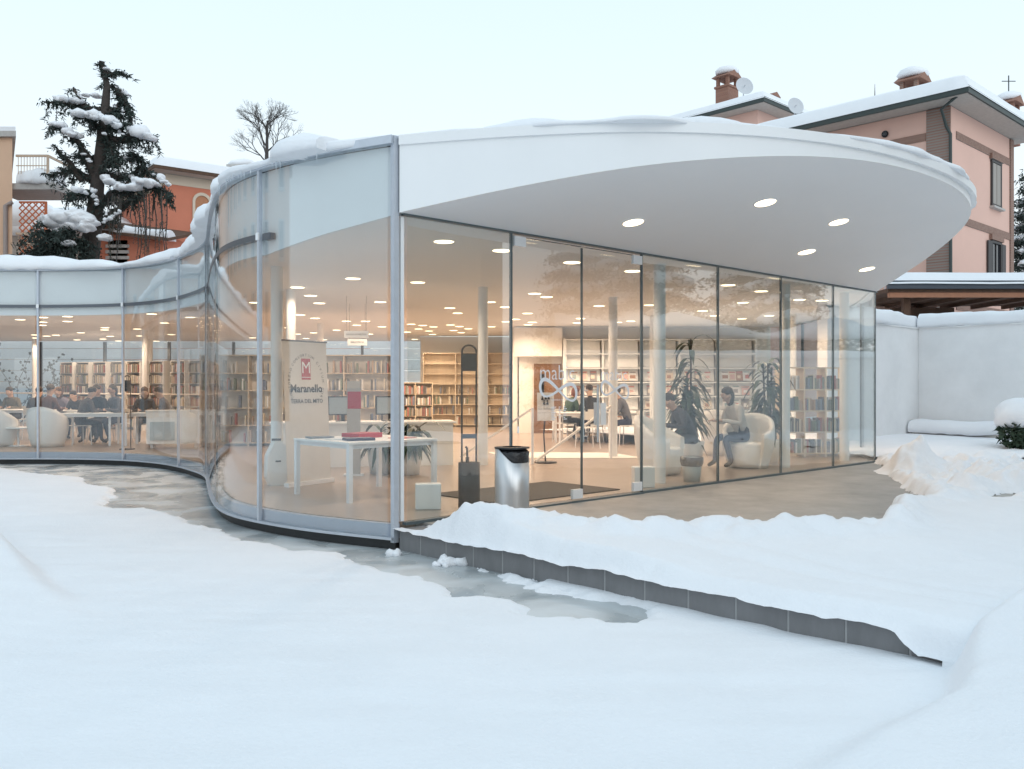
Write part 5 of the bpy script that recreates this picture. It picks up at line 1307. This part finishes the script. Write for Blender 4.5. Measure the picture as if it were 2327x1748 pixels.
MB().add([(cx+x, -.03, czz+z) for x, z in inn], [tuple(range(len(inn)))]).build('blind', mat('tan_blind', (.46, .22, .12), .8, var=.1, scale=6), aw); MB().box((cx, -.12, czz-.08), (1.4, .3, .14)).build('sill', M_CREAM, aw)
# lean-to with snow, left of the house
lt_ = thing('lean_to', 'low terracotta lean-to with a snow covered roof behind the cedar trunk', 'shed', ray(232, 46, z=0))
a0 = ray(205, 46, z=0); a1 = ray(392, 46, z=0)
MB().span((a0.x, 46, -.2), (a1.x-.5, 49.5, 9.55)).build('wall', M_RED, lt_, True)
q = MB(); q.add([(a0.x-.3, 45.4, 9.75), (a1.x, 45.4, 9.2), (a1.x, 49.5, 10.2), (a0.x-.3, 49.5, 10.8), (a0.x-.3, 45.4, 9.60), (a1.x, 45.4, 9.05), (a1.x, 49.5, 10.05), (a0.x-.3, 49.5, 10.65)], [(0, 1, 2, 3), (7, 6, 5, 4), (0, 4, 5, 1), (1, 5, 6, 2), (2, 6, 7, 3), (3, 7, 4, 0)]); q.build('roof', M_BROWNS, lt_, True)
pts = [Vector((a0.x-.35+(a1.x-a0.x+.3)*k/40, 45.75, 0)) for k in range(41)]; zl_ = [9.76-.55*k/40 for k in range(41)]
snow_sweep(MB(), pts, -.9, .45, zl_, .62, 9, droop=.01, lump=.15, freq=.5).build('roof_snow', M_SNOW, lt_, True)
gm = thing('snowy_roof', 'distant low roof heaped with snow between the balconies and the cedar', 'roof', ray(130, 56, z=0))
c = ray(150, 56, z=0); MB().span((c.x-4, 56, -.2), (c.x+5, 62, 11.2)).build('wall', M_CONC, gm, True)
MB().blob((c.x, 57, 11.3), 4.4, 2.5, 1.7, seed=3, amp=.18, sub=3, flat=-.1).blob((c.x+2.6, 56, 11.2), 2.2, 1.4, 1.1, seed=8, amp=.2, sub=3, flat=-.1).blob((c.x-2.3, 56, 12.3), 1.7, 1.4, 1.0, seed=18, amp=.2, sub=3).build('roof_snow', M_SNOW, gm, True)

# ---- trees
def needles(mb, pts, n, length, spread, droop, seed, mi=0, width=.02):
    """thin hanging sprays round a chain of points"""
    r = np.random.default_rng(seed); P = np.array([tuple(p) for p in pts]); k = r.integers(0, len(P)-1, n); f = r.random(n)[:, None]
    b = P[k]*(1-f)+P[k+1]*f+r.normal(size=(n, 3))*spread*np.array([1, 1, .5])
    d = r.normal(size=(n, 3)); d[:, 2] = -abs(d[:, 2])*droop+r.normal(size=n)*.25; d /= np.linalg.norm(d, axis=1)[:, None]
    L = (length*r.uniform(.4, 1.2, n))[:, None]; sd_ = np.cross(d, r.normal(size=(n, 3))); sd_ /= np.linalg.norm(sd_, axis=1)[:, None]
    wv = (width*r.uniform(.6, 1.5, n))[:, None]
    vs = np.stack([b-sd_*wv, b+sd_*wv, b+d*L*.6+sd_*wv*.7, b+d*L], 1).reshape(-1, 3)
    mb.add([tuple(x) for x in vs], [(4*i, 4*i+1, 4*i+2, 4*i+3) for i in range(n)], mi); return mb
def cedar():
    Y0 = 38.0; ox, oy, sc = 80, 120, 3.462; r = random.Random(5)
    def w(p, dy=0.): return ray(ox+p[0]/sc, Y0+dy, py=oy+p[1]/sc)
    base = w((430, 1560)); t = thing('cedar_tree', 'tall ragged cedar with broken top and snow on drooping branches', 'tree', (base.x, Y0, -.1))
    trunk = [(base.x-.35, Y0, -.1), w((425, 1600)), w((468, 1260)), w((488, 1050)), w((515, 820)), w((535, 620)), w((552, 420)), w((565, 260)), w((548, 170)), w((518, 85))]
    MB().tube(trunk, [.46, .42, .33, .28, .26, .23, .18, .14, .10, .03], 12).build('trunk', M_BARK, t, True)
    L = [([(540, 470), (400, 425), (230, 395), (85, 385)], 0, 260, .5, 1.0), ([(410, 450), (350, 360), (300, 270)], 0, 40, .2, .5), ([(475, 960), (390, 790), (290, 650), (130, 575)], -1.2, 240, .35, 1.1),
         ([(370, 1010), (255, 840), (135, 720)], -.6, 130, .45, .8), ([(475, 1000), (330, 930), (230, 930), (110, 965)], 1, 230, .5, .9), ([(555, 480), (640, 440), (690, 330), (600, 255)], .5, 170, .35, .9),
         ([(650, 290), (730, 420), (755, 600), (770, 680)], .8, 330, .28, 1.6), ([(540, 660), (680, 690), (830, 660), (935, 655)], -.5, 420, .5, 1.3), ([(510, 1185), (620, 1110), (760, 1060), (950, 1050), (1060, 1130)], -1.5, 560, .42, 2.2),
         ([(505, 1345), (640, 1260), (740, 1170), (840, 1110)], -1.8, 200, .3, 2.0), ([(560, 965), (700, 990), (840, 910), (930, 960)], 1.2, 260, .5, 1.1), ([(485, 1150), (400, 1095), (300, 1090), (255, 1160)], -1, 260, .4, 1.4),
         ([(548, 170), (640, 160), (710, 178)], 0, 110, .3, .6), ([(525, 610), (430, 510), (300, 470)], -1, 260, .45, 1.0), ([(520, 80), (530, 130), (545, 200)], 0, 60, .18, .4), ([(500, 900), (640, 850), (780, 800), (860, 880)], .6, 330, .55, 1.2), ([(560, 560), (640, 600), (720, 560)], -.6, 220, .45, 1.2),
         ([(560, 640), (600, 760), (640, 880)], -.9, 300, .45, 1.4), ([(490, 820), (420, 850), (330, 800)], .8, 160, .5, .9), ([(560, 420), (610, 470), (680, 500)], .4, 200, .35, 1.1)]
    fol = MB(); 
    for k, (pl, dy, n, spread, hang) in enumerate(L):
        pts = [w(p, dy*i/(len(pl)-1)) for i, p in enumerate(pl)]; m = []
        for a, b in zip(pts, pts[1:]):
            for j in range(5): m.append(a.lerp(b, j/5)+Vector((r.uniform(-.06, .06), r.uniform(-.06, .06), r.uniform(-.06, .06))))
        m.append(pts[-1])
        MB().tube(m, [(.20 if k in (2, 8, 9, 7) else .13)*(1-.8*i/len(m)) for i in range(len(m))], 7).build('branch', M_BARK, t, True)
        # side twigs, then sprays on twigs
        for q in range(int(n/15)):
            i = r.randrange(1, len(m)); p = m[i]; d = Vector((r.uniform(-1, 1), r.uniform(-1.3, 1.3), r.uniform(-.9, .35))); tw = [p]
            for s_ in range(4): d += Vector((0, 0, -.35*hang*.6)); p = p+d.normalized()*spread*r.uniform(.25, .55); tw.append(p)
            fol.tube(tw, [.025, .018, .014, .010, .006], 4, 1, False); needles(fol, tw, 24, .20, .05, hang, k*100+q, 0, .026)
        needles(fol, m, int(n*1.2), .26, .12, hang, k+50, 0, .03)
    fol.build('foliage', [M_NEEDLE, M_BARK], t, True)
    # curtains of dead twigs under the big right branch
    hg = MB()
    for k in range(26):
        x = r.uniform(560, 1040); y0 = 1150-(x-560)*.13+r.uniform(-40, 40); p = w((x, y0), -1.5+r.uniform(-.5, .5)); H = r.uniform(.8, 3.6) if k % 3 else r.uniform(3, 4.6); tw = [p]
        for s_ in range(6): p = p+Vector((r.uniform(-.08, .08), r.uniform(-.08, .08), -H/6)); tw.append(p)
        hg.tube(tw, [.022]*4+[.016, .01, .006], 4, 1, False); needles(hg, tw, int(H*18), .12, .03, 1.5, 900+k, 0, .016)
    hg.build('hanging_twigs', [M_NEEDLE2, M_BARKG], t, True)
    # snow pads
    sn = MB()
    pads = [(180, 360, 340, 380, .34, 0), (390, 325, 530, 350, .42, 0), (300, 468, 480, 490, .46, -1), (440, 495, 600, 530, .40, -1), (560, 545, 690, 575, .30, -1), (130, 560, 240, 570, .40, -1.2), (220, 590, 330, 660, .36, -1), (790, 610, 880, 660, .62, -.6), (850, 640, 930, 680, .40, -.6),
            (560, 990, 650, 1050, .42, -1.2), (680, 1050, 780, 1060, .42, -1.6), (780, 1000, 880, 1030, .55, -1.7), (890, 1020, 980, 1040, .52, -1.6), (985, 985, 1040, 1040, .52, -1.6), (540, 1330, 660, 1250, .20, -1.9), (305, 1075, 395, 1095, .36, -1.2), (445, 1065, 490, 1185, .26, -1),
            (580, 940, 760, 965, .30, .6), (700, 810, 770, 870, .34, .5), (640, 270, 715, 335, .28, .4), (620, 410, 690, 455, .22, .4), (540, 115, 575, 140, .18, 0), (330, 300, 400, 395, .13, -.2), (520, 620, 560, 650, .2, -.8), (640, 620, 700, 640, .25, -.4), (385, 790, 420, 850, .2, -.8), (880, 930, 960, 980, .22, 1)]
    for k, (xa_, ya, xb_, yb, hgt, dy) in enumerate(pads):
        n = max(3, int(math.hypot(xb_-xa_, yb-ya)/17))
        for j in range(n+1):
            if r.random() < .2: continue
            f = j/n; p = w((xa_+(xb_-xa_)*f+r.uniform(-9, 9), ya+(yb-ya)*f+r.uniform(-7, 9)), dy+r.uniform(-.45, .45)); s_ = hgt*r.uniform(.22, .56)
            sn.blob(p, s_*r.uniform(.8, 1.4), s_*1.3, s_*r.uniform(.5, .85), seed=k*13+j, amp=.36)
    sn.build('snow', M_SNOW, t, True, kind='stuff')
    # dense low side growth left of the trunk
    sb = thing('evergreen_bush', 'dense evergreen bush under snow between the lower balcony and the cedar trunk', 'bush', w((200, 1640), -1))
    fo = MB()
    for k in range(26):
        p = w((r.uniform(60, 420), r.uniform(1330, 1560)), -1+r.uniform(-.8, .8)); tw = [p]; d = Vector((r.uniform(-1, 1), r.uniform(-1, 1), .2))
        for s_ in range(4): d += Vector((0, 0, -.3)); p = p+d.normalized()*.35; tw.append(p)
        fo.tube(tw, [.03, .022, .015, .01, .006], 4, 1, False); needles(fo, tw, 150, .26, .16, 1.2, 300+k, 0, .034)
    fo.build('foliage', [M_NEEDLE, M_BARK], sb, True)
    q = MB(); q.tube([w((250, 2400), -1), w((240, 1700), -1), w((230, 1400), -1)], [.2, .16, .08], 8); q.build('trunk', M_BARK, sb, True)
    s2 = MB()
    for k, (x, y, h_) in enumerate(((160, 1335, .42), (210, 1310, .5), (260, 1300, .55), (310, 1310, .5), (360, 1320, .45), (405, 1345, .4), (185, 1395, .25), (380, 1375, .3), (270, 1360, .3), (265, 1500, .22), (550, 1455, .24))): s2.blob(w((x, y), -1.6), h_*1.25, h_*1.2, h_*.55, seed=k+40, amp=.4, sub=3)
    s2.build('snow', M_SNOW, sb, True, kind='stuff')
cedar()
def bare_tree(name, label, base, height, seed, lean=0., group=None, thick=.28, levels=6, wide=1., crown=0.):
    r = random.Random(seed); t = thing(name, label, 'tree', base, 0, group); mb = MB(); tk = MB()
    def grow(p, d, L, rad, lv, tgt):
        pts = [p]; n = 4
        for j in range(n): d = (d+Vector((r.uniform(-.16, .16), r.uniform(-.16, .16), r.uniform(-.05, .10)))).normalized(); p = p+d*L/n; pts.append(p)
        tgt.tube(pts, [rad*(1-.4*j/n) for j in range(n+1)], 7 if lv > 3 else 4, 0, False)
        if lv == 0: return
        nch = 3 if lv > 1 else 3
        for k in range(nch):
            a = r.uniform(0, 2*math.pi); sp = r.uniform(.25, .70); ax = Vector((math.cos(a), math.sin(a), 0)); ax = (ax-d*ax.dot(d)).normalized()
            nd = (d*math.cos(sp)+ax*math.sin(sp)).normalized(); q = pts[-1] if k < 2 else pts[r.randrange(2, n)]
            grow(q, nd, L*r.uniform(.62, .80), rad*.58, lv-1, mb)
    if crown:
        tk.tube([(0, 0, 0), (lean*height*.5, 0, height*.5), (lean*height, 0, height-crown)], [thick, thick*.8, thick*.5], 8)
        tk.tube([(0, 0, height-crown), (.05, 0, height-crown*.4)], [thick*.5, thick*.2], 6)
        for k in range(9): grow(Vector((0, 0, height-crown*(1.15-.085*k))), Vector((.85*math.cos(k*2.4), .85*math.sin(k*2.4), 1)).normalized(), crown*(.30-.015*k), thick*.22, levels-1, mb)
    else: grow(Vector((0, 0, 0)), Vector((lean, 0, 1)).normalized(), height*.30, thick, levels, tk)
    top = max(v[2] for v in mb.v); f = height/top
    for q in (tk, mb): q.v = [(v[0]*f*wide, v[1]*f*wide, v[2]*f) for v in q.v]
    tk.build('trunk', M_BARKG, t); mb.build('branches', M_BARKG, t); return t
bare_tree('bare_tree', 'leafless tree with a round twiggy crown behind the library roof', ray(606, 58, z=-.1), 20.5, 12, .0, levels=6, thick=.26, crown=4.1)
bare_tree('bare_tree', 'few leafless twigs peeking over the roof snow beside the tall bare tree', ray(708, 62, z=0)-Vector((0, 0, .1)), 19.0, 22, 0, levels=4, thick=.25, crown=2.5)
chz = thing('chimney_stack', 'small dark brick chimney showing over the roof snow below the bare tree', 'chimney', ray(553, 55, z=0)); p = ray(553, 55, z=0)
MB().span((p.x-.7, p.y-.5, -.2), (p.x+.7, p.y+.5, 15.0)).build('stack', M_BRICKC, chz, True); MB().span((p.x-.85, p.y-.65, 15.05), (p.x+.85, p.y+.65, 15.25)).build('cap', M_CONC, chz, True); MB().blob((p.x, p.y, 15.4), .8, .6, .3, seed=3).build('snow', M_SNOW, chz, True)
def conifer(name, label, base, height, rad, seed, group=None, snow=.6, dens=1.):
    r = random.Random(seed); t = thing(name, label, 'tree', base, 0, group)
    MB().tube([(0, 0, 0), (0, 0, height*.5), (0, 0, height)], [height*.022, height*.014, .01], 7).build('trunk', M_BARK, t); fol = MB(); sn = MB(); nt_ = int(14*dens)
    for k in range(nt_):
        z = height*(.12+.86*k/nt_); R0 = rad*(1-z/height)*1.05+.15; nb2 = 7 if R0 > .6 else 5
        for j in range(nb2):
            a = 2*math.pi*(j+r.random()*.7)/nb2; d = Vector((math.cos(a), math.sin(a), .12)); p = Vector((0, 0, z)); pts = [p]; LL = R0*r.uniform(.75, 1.12)
            for s_ in range(5): d += Vector((0, 0, -.13)); p = p+d.normalized()*LL/5; pts.append(p)
            needles(fol, pts, int(150*dens*LL/1.2)+30, .13+.03*rad, .10+.04*rad, 1.0, seed*77+k*9+j, 0, .015+.005*rad)
            if r.random() < snow:
                for s_ in (2, 3, 4): sn.blob(pts[s_]+Vector((0, 0, .09)), LL*.17, LL*.17, .10+.05*LL, seed=k*7+j+s_, sub=1, amp=.25)
    fol.build('crown', M_NEEDLE, t)
    if snow: sn.build('snow', M_SNOW, t, kind='stuff')
    return t
conifer('conifer_tree', 'dark snowy conifer behind the pink house at the right edge', (ray(2345, 46, z=0)), 13.4, 3.6, 3, snow=.8, dens=1.3)
conifer('conifer_tree', 'tip of a conifer rising behind the pink house roof', (ray(1988, 62, z=0)), 22.8, 3.2, 4, snow=.1)
# ---- the far sides of the square, seen only as reflections in the glass
G = 'houses round the square outside the photo'
def plain_house(name, label, loc, rz, sx, sy, h, m, rows, cols, fr=M_CREAM, seed=1):
    t = thing(name, label, 'house', loc, rz, G)
    MB().span((0, 0, -.2), (sx, sy, h)).build('wall', m, t); hip_roof(t, 0, sx, 0, sy, h+.01, .2, .35, .7, M_GUT, seed=seed)
    for r_ in range(rows):
        for c_ in range(cols):
            window(t, (sx*(c_+.5)/cols, 0, 1.9+3.1*r_), 1.1, 1.7, 'y-', 'plain', None, True, fr)
    return t
plain_house('beige_house', 'beige house with pale framed windows across the yard on the right', (24, -9, 0), R(-90)+R(180), 17, 9, 9.4, mat('beige_render', (.50, .38, .28), .9, var=.05, scale=.6), 3, 5)
plain_house('peach_block', 'long peach apartment block beyond the left end of the library', (-33, 10, 0), R(90), 28, 9, 13.0, M_PEACH, 4, 8, M_CONC, 3)
plain_house('grey_house', 'grey house behind the photographer', (16, -26, 0), R(180), 26, 9, 8.6, mat('grey_render', (.42, .40, .38), .9, var=.05, scale=.6), 2, 7, M_CREAM, 5)
GT = 'snowy conifers round the square'
for (x, y, h_, rd_, s_) in ((21.5, 13.2, 11, 3.2, 11), (24, 17.5, 12, 3.4, 12), (19.5, 17.5, 9, 2.6, 13), (-9, -16, 12, 3.2, 14), (1.5, -19, 13, 3.2, 15), (29, 11, 12, 3.2, 16)):
    conifer('conifer_tree', 'snowy conifer of the square, outside the photo', (x, y, 0), h_, rd_, s_, GT, snow=.85)
gwall('garden_wall', 'long white garden wall along the right side of the yard, outside the photo', Vector((14.9, 10.0, 0)), Vector((16.2, 21.0, 0)), z1=2.35, seed=15, snow=.3)
hd = thing('snowy_hedge', 'tall clipped hedge under snow behind the long garden wall, outside the photo', 'hedge', (16.6, 13, 0))
leafy(MB(), [((16.0+.09*k+.2*(k % 2), 7.2+.62*k, 2.5), .75) for k in range(5, 23)], 420, .07, 9).build('leaves', M_HEDGE, hd, True)
for k in range(3, 12): MB().tube([(16.1+.18*k, 7.3+1.2*k, -.1), (16.1+.18*k, 7.3+1.2*k, 2.4)], .06, 6).build('stem', M_BARK, hd, True)
snow_sweep(MB(), [Vector((16.1+.032*k, 6.9+.22*k, 0)) for k in range(14, 66)], -.75, .75, 3.05, .62, 14, droop=.05, lump=.5, freq=.6).build('snow_cap', M_SNOW, hd, True)
